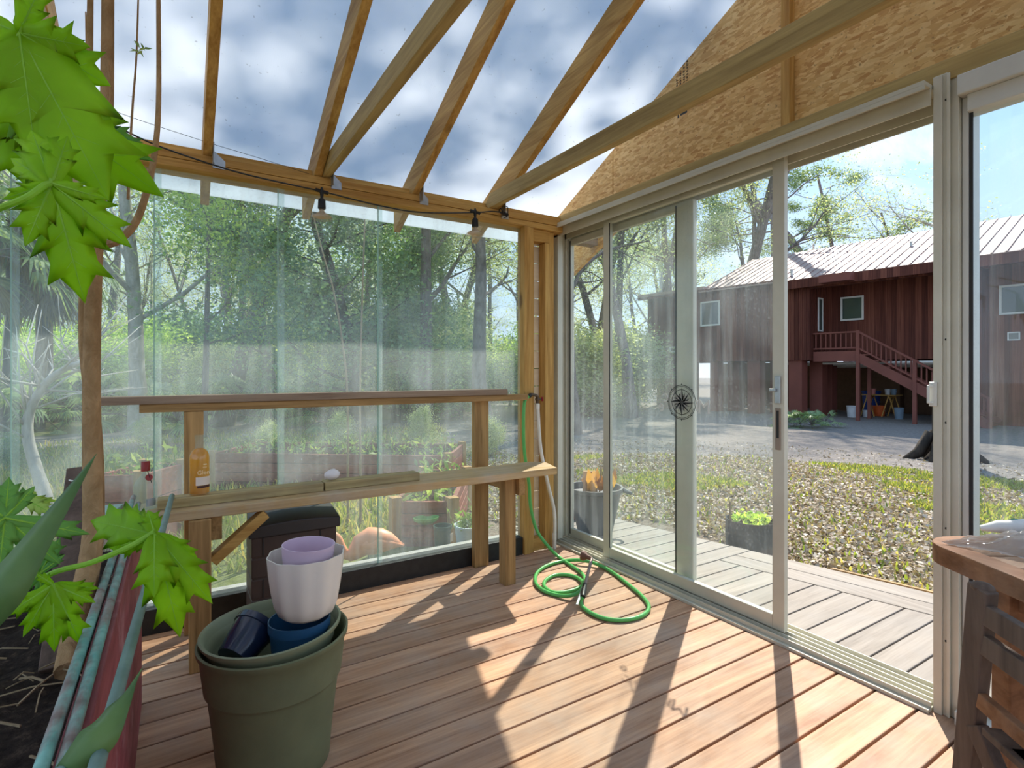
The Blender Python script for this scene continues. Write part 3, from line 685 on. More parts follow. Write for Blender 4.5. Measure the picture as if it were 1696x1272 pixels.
# blue pot
c = CX+rgt*.070+fwd*.0+V((0, 0, .245))
pot('nursery_pot', 'blue round pot standing in the olive tub under the white pot', c, .066, .080, .168, MAT['blue'], None, .028)
m = MB().tube([c+V((sin(a)*.090, cos(a)*.090, .115+.02*cos(a*1.0+2))) for a in [2.6+i*.12 for i in range(22)]], .0012, 5)
# white scalloped pot
zw = c.z+.1685
c2 = V((c.x+.02*rgt.x, c.y+.02*rgt.y, zw-.012)); Rw = Matrix.Rotation(radians(-4), 3, fwd)
wobf = lambda a, i: 1+(.035*cos(a*9) if i >= 4 else .01*cos(a*9))
c2.z = zw+.008
pot('scalloped_pot', 'pearl white scalloped pot standing on top of the blue pot', c2, .058, .104, .178, MAT['pearl'], None, wob=lambda a, i: 1+.022*cos(a*10)*(1 if 2 <= i <= 9 else .5), n=80, rb=[(.074, .012), (.086, .04), (.094, .085), (.100, .13)])
c3 = c2+V((0, 0, .085))
pot('scalloped_pot', 'lilac pot nested inside the white scalloped pot', c3, .050, .072, .118, MAT['lilac'], Matrix.Rotation(radians(3), 3, fwd), n=60, rb=[(.056, .01), (.065, .05), (.071, .10)])

# raised bed on the left, with pipes along its edge
rb_ = thing('raised_bed', (-.6, 1.2, 0), 'raised planting bed with a scuffed red board side, filled with dark soil', 'raised bed')
PZ = .64; PXW = -.098; PYE = 2.2
PXW = onY(235, 1100, PYE).x; PZ = CH-(-PXW)/.2042
t = NT('scuffed_red_board'); c = t.coord(); n1 = t.noise(c, 7, 6, .65); n2 = t.noise(t.coord((1, .3, 1)), 24, 5)
col = t.mix(t.ramp(n1, [(.58, 0.), (.72, .75)]), t.ramp(n2, [(.3, lin(128, 52, 58)), (.7, lin(166, 84, 88))]), lin(200, 150, 150))
MAT['redboard'] = t.done(t.pbr(col, .55, t.bump(n2, .2, .004)))
MB().box(PXW-.03, PXW, -.9, PYE, .0, PZ*.52).box(PXW-.03, PXW, -.9, PYE, PZ*.52+.003, PZ).build('side_board', MAT['redboard'], rb_, bevel=.003)
MB().box(-1.3, PXW-.032, PYE-.03, PYE, 0, PZ-.12).build('end_board', MAT['brX'], rb_, bevel=.003)
t = NT('dark_soil'); n = t.noise(t.coord(), 34, 8, .75)
MAT['soil'] = t.done(t.pbr(t.ramp(n, [(.3, lin(34, 27, 24)), (.55, lin(74, 62, 54)), (.75, lin(128, 108, 92))]), .95, t.bump(n, 1., .03), 0, .1))
m = MB(); nx, ny = 44, 90; SZ = PZ-.10
vs = [(-1.3+(PXW-.031+1.3)*i/nx, -.9+(PYE-.031+.9)*j/ny, SZ+.025*noise.noise(V((i*.21, j*.21, 0)))+.012*noise.noise(V((i*.9, j*.9, 3)))) for i in range(nx+1) for j in range(ny+1)]
m.add(vs, [(i*(ny+1)+j, (i+1)*(ny+1)+j, (i+1)*(ny+1)+j+1, i*(ny+1)+j+1) for i in range(nx) for j in range(ny)])
m.build('soil', MAT['soil'], rb_, smooth='all')
m = MB(); r = random.Random(5)
for i in range(260):
    x, y = r.uniform(-.8, PXW-.05), r.uniform(.5, 2.1); a = r.uniform(0, 6.3); L = r.uniform(.02, .12)
    z = SZ+.026+r.uniform(0, .01); m.tube([(x, y, z), (x+cos(a)*L*.5, y+sin(a)*L*.5, z+r.uniform(0, .015)), (x+cos(a)*L, y+sin(a)*L, z)], r.uniform(.0008, .0022), 4)
mu = m.build('mulch_straw', MAT['twig'], rb_, kind='stuff')
# copper green pipes
t = NT('verdigris_pipe'); c = t.coord((1, .25, 1)); n = t.noise(c, 13, 6, .7); n2 = t.noise(t.coord(), 30, 3)
col = t.mix(t.ramp(n, [(.45, 0.), (.6, 1.)]), t.ramp(n2, [(.3, lin(118, 98, 92)), (.7, lin(158, 146, 138))]), t.ramp(n2, [(.3, lin(92, 150, 140)), (.7, lin(140, 192, 180))]))
MAT['verdi'] = t.done(t.pbr(col, .6, None, .2))
def pipe(u0, v0, u1, v1, z0, z1, r, mat, lab):
    a, b = onZ(u0, v0, z0), onZ(u1, v1, z1)
    return MB().tube([a+(a-b)*.25, a, b], r, 12).build('metal_pipe', mat, smooth=True, label=lab, cat='pipe', group='pipes along the raised bed')
pr_ = .0085
def edgepipe(x, z, y0, y1, mat, lab, dz=0):
    return MB().tube([(x, y0, z), (x, y1, z+dz)], pr_, 12).build('metal_pipe', mat, smooth=True, label=lab, cat='pipe', group='pipes along the raised bed')
edgepipe(PXW-.016, PZ+pr_+.001, .25, 2.33, MAT['verdi'], 'verdigris blotched pipe lying on the red board edge, nearer the floor')
edgepipe(PXW-.016-.021, PZ+pr_+.004, .25, 2.45, MAT['verdi'], 'mauve and green pipe lying on the soil side of the red board edge')
MB().tube([onX(118, 1420, PXW+.014), onZ(285, 838, .60)+V((0, -.03, .045))], .009, 12).build('metal_pipe', plain('dull_green_pipe', lin(112, 134, 126), .5, .3, var=.2, sc=14), smooth=True, label='thin grey green pipe leaning from the red board up to the bench', cat='pipe', group='pipes along the raised bed')
# wooden stake tied to the papaya
sa, sb2 = at(128, 775, 1.5), at(100, 1110, 1.12)
sk0 = onZ(92, 1110, SZ)
stk = thing('garden_stake', sk0, 'weathered brown stake tied to the papaya stems with white string', 'stake')
MB().bar(sk0, at(131, 778, 1.45), .05, .022, (0, 1, 0)).build('stake', wood('dark_stake', lin(70, 54, 44), lin(116, 94, 80), 'Z'), stk, bevel=.002)
e = at(131, 778, 1.45)
pt = sk0*.06+e*.94
m = MB().tube([pt+rgt*(.030*cos(a))+fwd*(.03*sin(a))+rgt*.015 for a in [i*pi/8 for i in range(17)]], .0022, 5); m.build('tie_string', MAT['pvc'], stk)
# black pond liner scraps / sheet behind the pipes
# cut post stub in the bed
p = onZ(100, 1118, SZ)

# ------------------------------------------------------------------ papaya plant
LOBE = [(0, .05, 0), (.12, .12, .0), (.24, .15, .0), (.38, .18, .02), (.46, .27, .12), (.51, .17, .0), (.63, .17, .02), (.71, .23, .10), (.76, .12, 0), (.88, .06, 0), (1, .0, 0)]
def lobe(mb, vb, c, tip, n, wid=1., curl=.06, droop=.05, sd=0):
    r = random.Random(sd); c, tip = V(c), V(tip); L = (tip-c).length; ax = (tip-c)/L; sdv = ax.cross(V(n)).normalized(); up = sdv.cross(ax).normalized()
    rows = []; N = len(LOBE)
    jit = [[r.uniform(.85, 1.15) for _ in range(2)] for _ in range(N)]
    for i, (s, w, f) in enumerate(LOBE):
        mid = c+ax*L*s+up*(droop*L*(sin(pi*s)))
        row = []
        for q in (-1, -.55, 0, .55, 1):
            k = w*wid*L*abs(q)*jit[i][0 if q < 0 else 1]
            lift = curl*L*(abs(q)*.9-abs(q)**2*1.3)*(w*3)
            row.append(mid+sdv*(k*(1 if q > 0 else -1))+ax*(f*L*abs(q)*1.1)+up*lift)
        rows.append(row)
    vs = [p for row in rows for p in row]
    mb.add(vs, [(i*5+j, i*5+j+1, (i+1)*5+j+1, (i+1)*5+j) for i in range(N-1) for j in range(4)])
    e = up*.0012
    cen = [row[2] for row in rows]
    vb.tube(cen, [.0016*(1-s)+.0004 for s, _, _ in LOBE], 5)
    for i in (1, 2, 3, 5, 6):
        for j in (0, 4):
            tgt = rows[min(i+(2 if i in (2, 5) else 1), N-1)][j]; b = rows[i][2]
            vb.tube([b, b*.5+(rows[i+1][1 if j == 0 else 3])*.5, b*.12+tgt*.88], [.0006, .0005, .0003], 4)
pap = thing('papaya_plant', onZ(118, 1110, SZ), 'young papaya with tan stems and big lobed bright green leaves in the raised bed', 'papaya plant')
def leaf(center, tips, mat, nrm=None, wid=1., sd=0, petiole=None, pr=.0042):
    mb, vb = MB(), MB(); c = at(*center)
    nn = V((0, 0, 0)) - ray(center[0], center[1]).normalized() if nrm is None else V(nrm)
    for i, tp in enumerate(tips):
        w = tp[3] if len(tp) > 3 else 1
        lobe(mb, vb, c+nn*(.0015*(i % 3)), at(*tp[:3]), nn, wid*w, sd=sd*17+i)
    o = mb.build('leaf', mat, pap, smooth='all', solid=.0007)
    vb.build('veins', MAT['vein'], o)
    if petiole: MB().tube(smoothpath([at(*q) for q in petiole], 6), pr, 8).build('petiole', MAT['vein'], o, smooth=True)
    return o
DL = .80
# high leaf (upper left): long lobes to the right and down
leaf((32, 55, DL), [(181, 333, DL+.02, 1.15), (184, 143, DL+.05, 1.35), (60, 262, DL-.02, 1.2), (150, 78, DL+.02, 1.3), (70, -30, DL), (-60, 170, DL-.04), (-50, 20, DL)], MAT['papaya'], sd=1, petiole=[(32, 55, DL), (10, 40, DL+.05), (-60, 30, DL+.15)])
leaf((16, 140, DL+.10), [(272, 327, DL+.18, 1.0), (191, 186, DL+.14, .75), (120, 330, DL+.1, .85), (60, 330, DL+.08, 1.0), (-50, 250, DL+.05)], MAT['papaya'], sd=2, petiole=[(16, 140, DL+.1), (-10, 110, DL+.1), (-60, 90, DL+.2)])
leaf((86, 304, DL-.08), [(141, 503, DL-.05, .95), (219, 411, DL-.04, .95), (180, 331, DL-.06, .8), (41, 408, DL-.1, .95), (4, 330, DL-.1, .8), (52, 215, DL-.05, 1.), (112, 225, DL-.06, 1.), (18, 262, DL-.07, .9)], MAT['papaya'], sd=3, petiole=[(86, 304, DL-.08), (72, 308, DL-.09), (42, 328, DL-.11), (-20, 352, DL-.1)])
leaf((96, 200, DL+.25), [(257, 268, DL+.30, .75), (238, 237, DL+.34, .8), (190, 300, DL+.28, .9), (60, 250, DL+.25)], MAT['papayad'], sd=4)
# the middle leaf on its long petiole
DM = 1.02
leaf((256, 884, DM), [(150, 862, DM+.05, 1.0), (172, 905, DM+.04, .8), (255, 990, DM-.03, 1.2), (196, 918, DM, .8), (298, 1056, DM+.03, .75), (352, 1000, DM+.05, .7), (330, 930, DM+.07, .7), (245, 845, DM+.03, 1.3), (200, 850, DM+.07, .9)], MAT['papaya'], sd=5, petiole=[(256, 881, DM), (215, 905, DM-.01), (150, 932, DM-.02), (90, 948, DM-.02), (30, 980, DM+.05)], pr=.0052)
leaf((88, 968, .92), [(90, 1080, .92, .8), (38, 1055, .90, .8), (135, 1068, .95, .7), (158, 998, .96, .8), (2, 1024, .88, .8), (165, 975, 1.0, .5), (60, 950, .9)], MAT['papaya'], sd=6)
leaf((8, 858, .86), [(-70, 800, .86), (58, 805, .92, .8), (150, 885, .94, .6), (100, 935, .9, .8), (0, 935, .84, 1.2), (-60, 900, .8), (15, 790, .9)], MAT['papayad'], sd=7)
leaf((66, 950, .97), [(108, 918, 1.0, .8), (70, 1000, .97, .8), (25, 990, .95, .9), (5, 920, .93), (100, 890, 1.02, .9)], MAT['papayad'], sd=8)
leaf((40, 826, 1.15), [(86, 850, 1.15), (60, 815, 1.2), (20, 812, 1.15), (95, 830, 1.2, .7)], MAT['yleaf'], sd=9)
def stem(pts, rad, nm='stem', mat=None, n=9):
    return MB().tube(smoothpath([at(*p) for p in pts], 6), rad if not hasattr(rad, '__len__') else [rad[0]+(rad[1]-rad[0])*i/(6*(len(pts)-1)) for i in range(6*(len(pts)-1)+1)], n).build(nm, mat or MAT['pstem'], pap, smooth=True)
stem([(112, 1112, 1.0), (130, 1010, 1.12), (152, 900, 1.22), (153, 800, 1.24), (152, 700, 1.24), (152, 600, 1.24), (155, 480, 1.24), (160, 370, 1.24), (168, 290, 1.24), (176, 200, 1.24), (178, 100, 1.24), (179, -60, 1.24)], (.0215, .012))
stem([(120, 1112, 1.04), (138, 1010, 1.16), (157, 900, 1.27), (160, 800, 1.28), (156, 700, 1.28), (148, 640, 1.27), (140, 560, 1.27), (141, 450, 1.27), (150, 330, 1.27), (148, 180, 1.27), (150, -40, 1.27)], (.020, .006))
stem([(170, 405, 1.23), (196, 398, 1.23), (225, 368, 1.24), (245, 310, 1.25), (258, 240, 1.26), (263, 150, 1.26), (262, -40, 1.26)], (.010, .0045))
stem([(212, 330, 1.3), (215, 250, 1.3), (220, 170, 1.3), (226, 90, 1.3), (230, -40, 1.3)], (.0032, .0018))
stem([(142, 260, 1.2), (144, 160, 1.2), (142, 20, 1.2)], (.0022, .0015))
stem([(179, 100, 1.22), (183, 150, 1.22), (181, 180, 1.22), (188, 205, 1.22)], (.002, .0012))
m = MB(); r = random.Random(3)
for i in range(9):
    c = at(232+r.uniform(-4, 12), 74+r.uniform(-4, 14), 1.3); a = r.uniform(0, 6)
    m.add([c, c+V((.012*cos(a), 0, .006*sin(a))), c+V((.020*cos(a), 0, .02*sin(a))), c+V((.004*cos(a), .002, .012*sin(a)+.003))], [(0, 1, 2, 3)])
m.build('sprout', MAT['weed'], pap)

# strap leaves of a low plant in the foreground
def strap(o, pts, w, mat):
    P = smoothpath([at(*p) for p in pts], 8); mb = MB(); n = len(P); vs = []
    for i, p in enumerate(P):
        f = i/(n-1); tn = (P[min(i+1, n-1)]-P[max(0, i-1)]).normalized(); sd = tn.cross(ray(800, 600)).normalized()
        k = w*(.5+.5*min(1, f*2.5))*(1-max(0, (f-.35)/.65)**1.3)
        u = sd.cross(tn).normalized()
        vs += [p-sd*k+u*k*.35, p, p+sd*k+u*k*.35]
    mb.add(vs, [(i*3+j, i*3+j+1, (i+1)*3+j+1, (i+1)*3+j) for i in range(n-1) for j in range(2)])
    return mb.build('strap_leaf', mat, o, smooth='all', solid=.0012)
sp_ = thing('sword_plant', onZ(-60, 1180, SZ), 'low plant with long sword shaped leaves at the near edge of the bed', 'plant')
strap(sp_, [(-120, 1130, .62), (-20, 1000, .62), (60, 890, .66), (160, 752, .74)], .027, MAT['blade'])
sp2 = thing('sword_plant', onZ(170, 1330, .5), 'single sword leaf rising in front of the red board', 'plant')
strap(sp2, [(70, 1330, .62), (150, 1235, .64), (195, 1165, .68), (236, 1106, .74)], .023, MAT['blade'])

# ------------------------------------------------------------------ string lights
sl = thing('string_lights', (.8, 2.72, 2.0), 'black cord of string lights hung along the back beam', 'string lights')
cp = [(-60, 105), (70, 158), (180, 204), (258, 240), (350, 272), (420, 292), (533, 317), (580, 329), (640, 343), (700, 352), (787, 352), (815, 350), (836, 353)]
MB().tube(smoothpath([V((onY(u, v, 2.70).x, 2.70, onY(u, v, 2.70).z)) for u, v in cp], 6), .0035, 6).build('cord', MAT['blackpl'], sl, smooth=True)
p = onY(834, 352, 2.70); m = MB(); m.bar(p+V((-.01, 0, -.004)), p+V((.03, 0, -.012)), .02, .014); m.tube(smoothpath([p+V((.0, 0, 0)), p+V((.005, 0, .035)), p+V((.022, -.01, .03)), p+V((.02, -.01, -.02)), p+V((.0, 0, -.03))], 5), .0028, 5); m.tube(smoothpath([p, p+V((-.02, 0, .02)), p+V((-.03, 0, .0)), p+V((0, 0, -.012))], 5), .0028, 5)
m.build('plug', MAT['blackpl'], sl)
MAT['inner'] = plain('bulb_reflector', lin(214, 196, 168), .3, .3)
for u, v, lb in ((533, 317, 'left'), (787, 351, 'right')):
    p = onY(u, v, 2.695); p = V((p.x, 2.695, p.z)); s = p.dot(fwd)/CF
    bl = thing('light_bulb', p+V((0, 0, -60*s)), 'unlit clear flood bulb, %s one of the two on the string' % lb, 'light bulb', 'bulbs on the string lights')
    MB().tube([p+V((0, 0, .02)), p, p+V((0, 0, -.035))], [.004, .011, .006], 8).tube([p+V((-.03, 0, .004)), p, p+V((.03, 0, -.004))], .009, 8).build('tap_joint', MAT['blackpl'], bl, smooth=True)
    q = p+V((0, 0, -.035))
    MB().lathe([(.0001, 0), (.010, 0), (.017, -.008), (.019, -.045), (.017, -.05), (.0001, -.05)], 16, q).build('socket', MAT['blackpl'], bl, smooth=True)
    q = q+V((0, 0, -.0505))
    MB().lathe([(.013, 0), (.014, -.012), (.022, -.020), (.045, -.032), (.052, -.040), (.051, -.048), (.03, -.055), (.0001, -.057)], 24, q).build('bulb', MAT['bulbglass'], bl, smooth=True)
    MB().lathe([(.010, -.004), (.012, -.014), (.02, -.022), (.043, -.034), (.045, -.037)], 20, q).build('reflector', MAT['inner'], bl, smooth=True)
MB().tube(smoothpath([V((onY(u, v, 2.72).x, 2.72, onY(u, v, 2.72).z)) for u, v in ((90, 140), (192, 185), (335, 233), (430, 262), (512, 288))], 5), .0011, 5).build('thin_wire', MAT['blackpl'], smooth=True, label='thin dark wire strung above the back beam', cat='wire')

# ------------------------------------------------------------------ table, chair, bag
TC = V((1.445, .56, 0)); e1 = V((-.52, -.854, 0)).normalized(); e2 = V((e1.y*-1, e1.x, 0)); 
if e2.x < 0: e2 = -e2
TZ = .74
tb = thing('patio_table', TC+e1*.4+e2*.18, 'weathered slatted wooden table with rounded corners by the door', 'table')
def rrect(x0, x1, y0, y1, r, n=8):
    o = []
    for cx, cy, a0 in ((x1-r, y1-r, 0), (x0+r, y1-r, pi/2), (x0+r, y0+r, pi), (x1-r, y0+r, 1.5*pi)):
        o += [(cx+r*cos(a0+pi/2*i/n), cy+r*sin(a0+pi/2*i/n)) for i in range(n+1)]
    return o
TW, TL = .62, .95
def T2(x, y, z): return TC+e1*x+e2*y+V((0, 0, z))
outer = rrect(0, TL, 0, TW, .08); inner = rrect(.052, TL-.052, .052, TW-.052, .035)
n = len(outer); m = MB()
vs = [T2(x, y, TZ-.042) for x, y in outer]+[T2(x, y, TZ) for x, y in outer]+[T2(x, y, TZ-.042) for x, y in inner]+[T2(x, y, TZ) for x, y in inner]
m.add(vs, [(i, (i+1) % n, n+(i+1) % n, n+i) for i in range(n)]+[(2*n+(i+1) % n, 2*n+i, 3*n+i, 3*n+(i+1) % n) for i in range(n)]+[(n+i, n+(i+1) % n, 3*n+(i+1) % n, 3*n+i) for i in range(n)]+[((i+1) % n, i, 2*n+i, 2*n+(i+1) % n) for i in range(n)])
TWD = wood('teak_table', lin(120, 78, 48), lin(170, 120, 82), 'Y', dirt=lin(176, 150, 128), dirtamt=.5)
m.build('rim_frame', TWD, tb, bevel=.003)
x = .058; i = 0
while x < TL-.1:
    MB().add([T2(a, b, c) for c in (TZ-.022, TZ-.003) for a, b in ((x, .0525), (x+.066, .0525), (x+.066, TW-.0525), (x, TW-.0525))], [(3, 2, 1, 0), (4, 5, 6, 7), (0, 1, 5, 4), (1, 2, 6, 5), (2, 3, 7, 6), (3, 0, 4, 7)]).build('slat', wood('teak_slat', lin(140, 104, 76), lin(190, 156, 126), 'X', dirt=lin(186, 168, 150), dirtamt=.5) if i == 0 else MAT['slat'], tb, bevel=.002)
    if i == 0: MAT['slat'] = bpy.data.materials['teak_slat']
    x += .072; i += 1
for a, b in ((.14, .10), (.14, TW-.09), (TL-.14, .10), (TL-.14, TW-.09)):
    MB().bar(T2(a, b, 0), T2(a, b, TZ-.043), .06, .042, e1).build('leg', TWD, tb, bevel=.003)
MB().bar(T2(.14, .10, TZ-.075), T2(TL-.14, .10, TZ-.075), .022, .06).build('apron', TWD, tb, bevel=.002)
MB().bar(T2(.14, TW-.09, TZ-.075), T2(TL-.14, TW-.09, TZ-.075), .022, .06).build('apron', TWD, tb, bevel=.002)
# bag and roll on the table
def crumple(cx, cy, lx, ly, h, seed, n=26):
    vs = []
    for i in range(n+1):
        for j in range(n+1):
            a, b = i/n*2-1, j/n*2-1
            x = cx+a*lx*(1-.25*b*b); y = cy+b*ly*(1-.3*a)
            z = h*max(0, (1-a*a*.9)*(1-b*b))**.7*(.55+.6*abs(noise.noise(V((a*2.2+seed, b*2.6, seed)))))+.010*abs(noise.noise(V((a*6, b*7, seed*2))))
            vs.append(T2(x, y, TZ+.002+z))
    return MB().add(vs, [(i*(n+1)+j, (i+1)*(n+1)+j, (i+1)*(n+1)+j+1, i*(n+1)+j+1) for i in range(n) for j in range(n)])
bgp = crumple(.115, .21, .075, .15, .05, 3.3).build('plastic_bag', MAT['film'], smooth='all', solid=.0006, label='crumpled cloudy plastic bag lying on the slatted table', cat='plastic bag')
rl = thing('paper_roll', T2(.03, .28, TZ), 'rolled white paper bag with small coloured prints behind the plastic bag', 'paper roll')
MB().tube([T2(-.012, .165, TZ+.014), T2(.005, .19, TZ+.022), T2(.03, .25, TZ+.026), T2(.07, .42, TZ+.027)], [.006, .014, .021, .024], 14).build('roll', plain('white_wrapper', lin(228, 228, 224), .5, var=.05), rl, smooth=True)
MB().ball(T2(.012, .225, TZ+.034), (.011, .011, .009)).build('green_print', plain('green_print', lin(40, 130, 90), .5), rl, smooth=True)
MB().ball(T2(.028, .27, TZ+.036), (.013, .012, .010)).build('yellow_print', plain('yellow_print', lin(206, 170, 80), .5), rl, smooth=True)
MB().tube(smoothpath([T2(.02, .20, TZ+.004), T2(.10, .26, TZ+.004), T2(.2, .31, TZ+.006)], 6), .0022, 5).tube(smoothpath([T2(.015, .16, TZ+.004), T2(.10, .14, TZ+.006), T2(.2, .15, TZ+.004)], 6), .0022, 5).build('string', plain('jute_string', lin(200, 180, 150), .8), label='loose jute string trailing over the table corner', cat='string', smooth=True)
# folding chair, seen from behind
fcp = at(1628, 972, .98)
fc = thing('folding_chair', (fcp.x, fcp.y, 0), 'dark weathered folding chair with its slatted back against the table', 'chair')
CWD = wood('dark_teak_chair', lin(66, 52, 44), lin(112, 92, 78), 'Z', isl=.1, dirt=lin(120, 108, 98), dirtamt=.35)
d1_ = at(1628, 972, .98); d2_ = at(1608, 1200, 1.03)
dirc = (d2_-d1_); kz = d1_.z/(d1_.z-d2_.z); foot = d1_+dirc*kz; foot.z = .001
MB().bar(foot, d1_, .024, .042, fwd).ball(d1_+V((0, 0, -.002)), (.012, .020, .012), 10, 6).build('leg', CWD, fc, bevel=.003)
side = (at(1760, 1000, .82)-at(1640, 1000, .97)); side.z = 0; side = side.normalized()*.42
MB().bar(foot+side, d1_+side, .024, .042, fwd).build('leg', CWD, fc, bevel=.003)
def chp(f): return d1_*(1-f)+foot*f
for f, hh in ((.065, .034), (.145, .034)):
    a = chp(f); MB().bar(a+side*.02, a+side*.98, .016, hh*1.15).build('back_slat', CWD, fc, bevel=.002)
a = chp(.30); MB().bar(a+side*.02, a+side*.98, .016, .03).build('seat_rail', TWD, fc, bevel=.002)
back = V((-fwd.x, -fwd.y, 0))
st = chp(.36); 
for i in range(5):
    q = st+rgt*.0+fwd*(-.05-.055*i); MB().bar(q, q+side, .045, .014).build('seat_slat', CWD, fc, bevel=.002)
f2a = st+fwd*-.30; ft2 = V((chp(1.).x, chp(1.).y, 0))+fwd*-.34
for k in (0.03, .97):
    MB().bar(st+side*k+fwd*.0+V((0, 0, -.012)), V((foot.x, foot.y, .001))+side*k+fwd*-.36, .022, .036, fwd).build('leg', CWD, fc, bevel=.003)

# ================================================================== OUTSIDE: GROUND
def mesh_np(name, verts, faces, mat, parent=None, smooth=False, loc=(0, 0, 0), cols=None):
    me = bpy.data.meshes.new(name); v = np.asarray(verts, dtype=np.float64)-np.array(loc); f = np.asarray(faces, dtype=np.int32)
    k = f.shape[1]; me.vertices.add(len(v)); me.vertices.foreach_set('co', v.ravel()); me.loops.add(f.size); me.loops.foreach_set('vertex_index', f.ravel())
    me.polygons.add(len(f)); me.polygons.foreach_set('loop_start', np.arange(0, f.size, k, dtype=np.int32))
    me.update(calc_edges=True); me.materials.append(mat)
    if smooth: me.polygons.foreach_set('use_smooth', [True]*len(f))
    if cols is not None:
        a = me.color_attributes.new('zone', 'FLOAT_COLOR', 'POINT'); a.data.foreach_set('color', np.asarray(cols, dtype=np.float32).ravel())
    o = bpy.data.objects.new(name, me); COL.objects.link(o)
    if parent is not None: o.parent = parent
    else: o.location = loc
    return o
def sstep(a, b, x): t = min(1, max(0, (x-a)/(b-a))); return t*t*(3-2*t)
def zone(x, y):
    """share of bare sand and of green grass at a spot of the yard"""
    d = sqrt(x*x+y*y); n = noise.noise(V((x*.35, y*.35, 0)))+.5*noise.noise(V((x*.9, y*.9, 4)))
    ang = atan2(x, y)
    if ang > radians(25):
        sand = sstep(8.6, 10.2, d+n*1.2)
        grass = sstep(.05, .5, noise.noise(V((x*.55, y*.55, 9)))+.35*noise.noise(V((x*1.7, y*1.7, 2))))
        if d > 10: grass *= .15
        grass = max(grass*.75, sstep(1.6, .5, abs(sqrt((x-10)**2+(y-3.4)**2)-1.1))*.6)
    else:
        sand = sstep(13.5, 15., d+n*2)*sstep(19.5, 17.5, d+n*2); grass = .55+.5*n
        grass *= sstep(30, 18, d)
    return sand, min(1, max(0, grass))
xs = np.concatenate([np.linspace(-90, -10, 26)[:-1], np.linspace(-10, 24, 120), np.linspace(24, 110, 28)[1:]])
ys = np.concatenate([np.linspace(-30, -6, 12)[:-1], np.linspace(-6, 24, 106), np.linspace(24, 110, 30)[1:]])
gv = []; gc = []
for x in xs:
    for y in ys:
        z = gz(x, y)+.035*noise.noise(V((x*.5, y*.5, 1)))+.015*noise.noise(V((x*1.7, y*1.7, 5)))
        if x < 2.9 and y < 3.05 or x < 3.3 and y < 3.3 and y > -1.2: z = -.26
        gv.append((x, y, z)); a, b = zone(x, y); gc.append((a, b, 0, 1))
ny = len(ys)
gf = [(i*ny+j, (i+1)*ny+j, (i+1)*ny+j+1, i*ny+j+1) for i in range(len(xs)-1) for j in range(ny-1)]
t = NT('yard_ground'); zc = t.n('SeparateColor', {0: t.n('Attribute', attribute_name='zone').outputs['Color']})
c = t.coord(); n1 = t.noise(c, 14, 7, .75); n2 = t.noise(c, 3, 4); n3 = t.noise(c, 45, 4, .7)
lit = t.ramp(n3, [(.28, lin(70, 58, 46)), (.45, lin(112, 96, 80)), (.6, lin(146, 132, 114)), (.75, lin(176, 164, 150))])
gr = t.ramp(n1, [(.3, lin(86, 98, 48)), (.6, lin(128, 134, 72)), (.75, lin(160, 152, 96))])
sd = t.ramp(n1, [(.3, lin(112, 104, 98)), (.7, lin(160, 152, 144))])
col = t.mix(t.ramp(t.math('ADD', zc.outputs[1], t.math('MULTIPLY', t.math('SUBTRACT', n1, .5), .9)), [(.3, 0.), (.7, .85)]), lit, gr)
col = t.mix(t.ramp(t.math('ADD', zc.outputs[0], t.math('MULTIPLY', t.math('SUBTRACT', n2, .5), .8)), [(.4, 0.), (.62, 1.)]), col, sd)
MAT['ground'] = t.done(t.pbr(col, .95, t.bump(n3, .6, .03), 0, .1))
gd = mesh_np('ground', gv, gf, MAT['ground'], smooth=True, cols=gc); tag(gd, 'leaf strewn sandy yard around the porch', kind='structure')
R_ = np.random.default_rng(5)
def ground_z(x, y): return gz(x, y)+.035*noise.noise(V((x*.5, y*.5, 1)))+.015*noise.noise(V((x*1.7, y*1.7, 5)))
def cards(P, size, flat, rng, aspect=.5):
    """one small folded quad per point"""
    n = len(P); a = rng.normal(size=(n, 3)); a[:, 2] *= flat; a /= np.linalg.norm(a, axis=1)[:, None]
    b = rng.normal(size=(n, 3)); b[:, 2] *= flat; b -= a*(a*b).sum(1)[:, None]; b /= np.linalg.norm(b, axis=1)[:, None]
    s = np.asarray(size)[:, None] if hasattr(size, '__len__') else size
    nn = np.cross(a, b)
    v = np.stack([P-a*s, P-b*s*aspect+nn*s*.15, P+a*s, P+b*s*aspect+nn*s*.15], 1).reshape(-1, 3)
    return v, np.arange(4*n).reshape(-1, 4)
pts = []
while len(pts) < 52000:
    d = 2.6+9.5*R_.random()**1.5; a = radians(R_.uniform(22, 96)); x, y = d*sin(a), d*cos(a)
    if (x < 3.55 and y < 3.4) or x < 2.4: continue
    if zone(x, y)[0] > .7 and R_.random() > .15: continue
    pts.append((x, y, ground_z(x, y)+.006+.02*R_.random()))
P = np.array(pts); v, f = cards(P, R_.uniform(.012, .032, len(P)), .45, R_, .55)
o = mesh_np('fallen_leaves', v, f, MAT['litter'], loc=(6, 4, -.25)); tag(o, 'pale dry oak leaves carpeting the yard beyond the deck', 'leaf litter', kind='stuff')
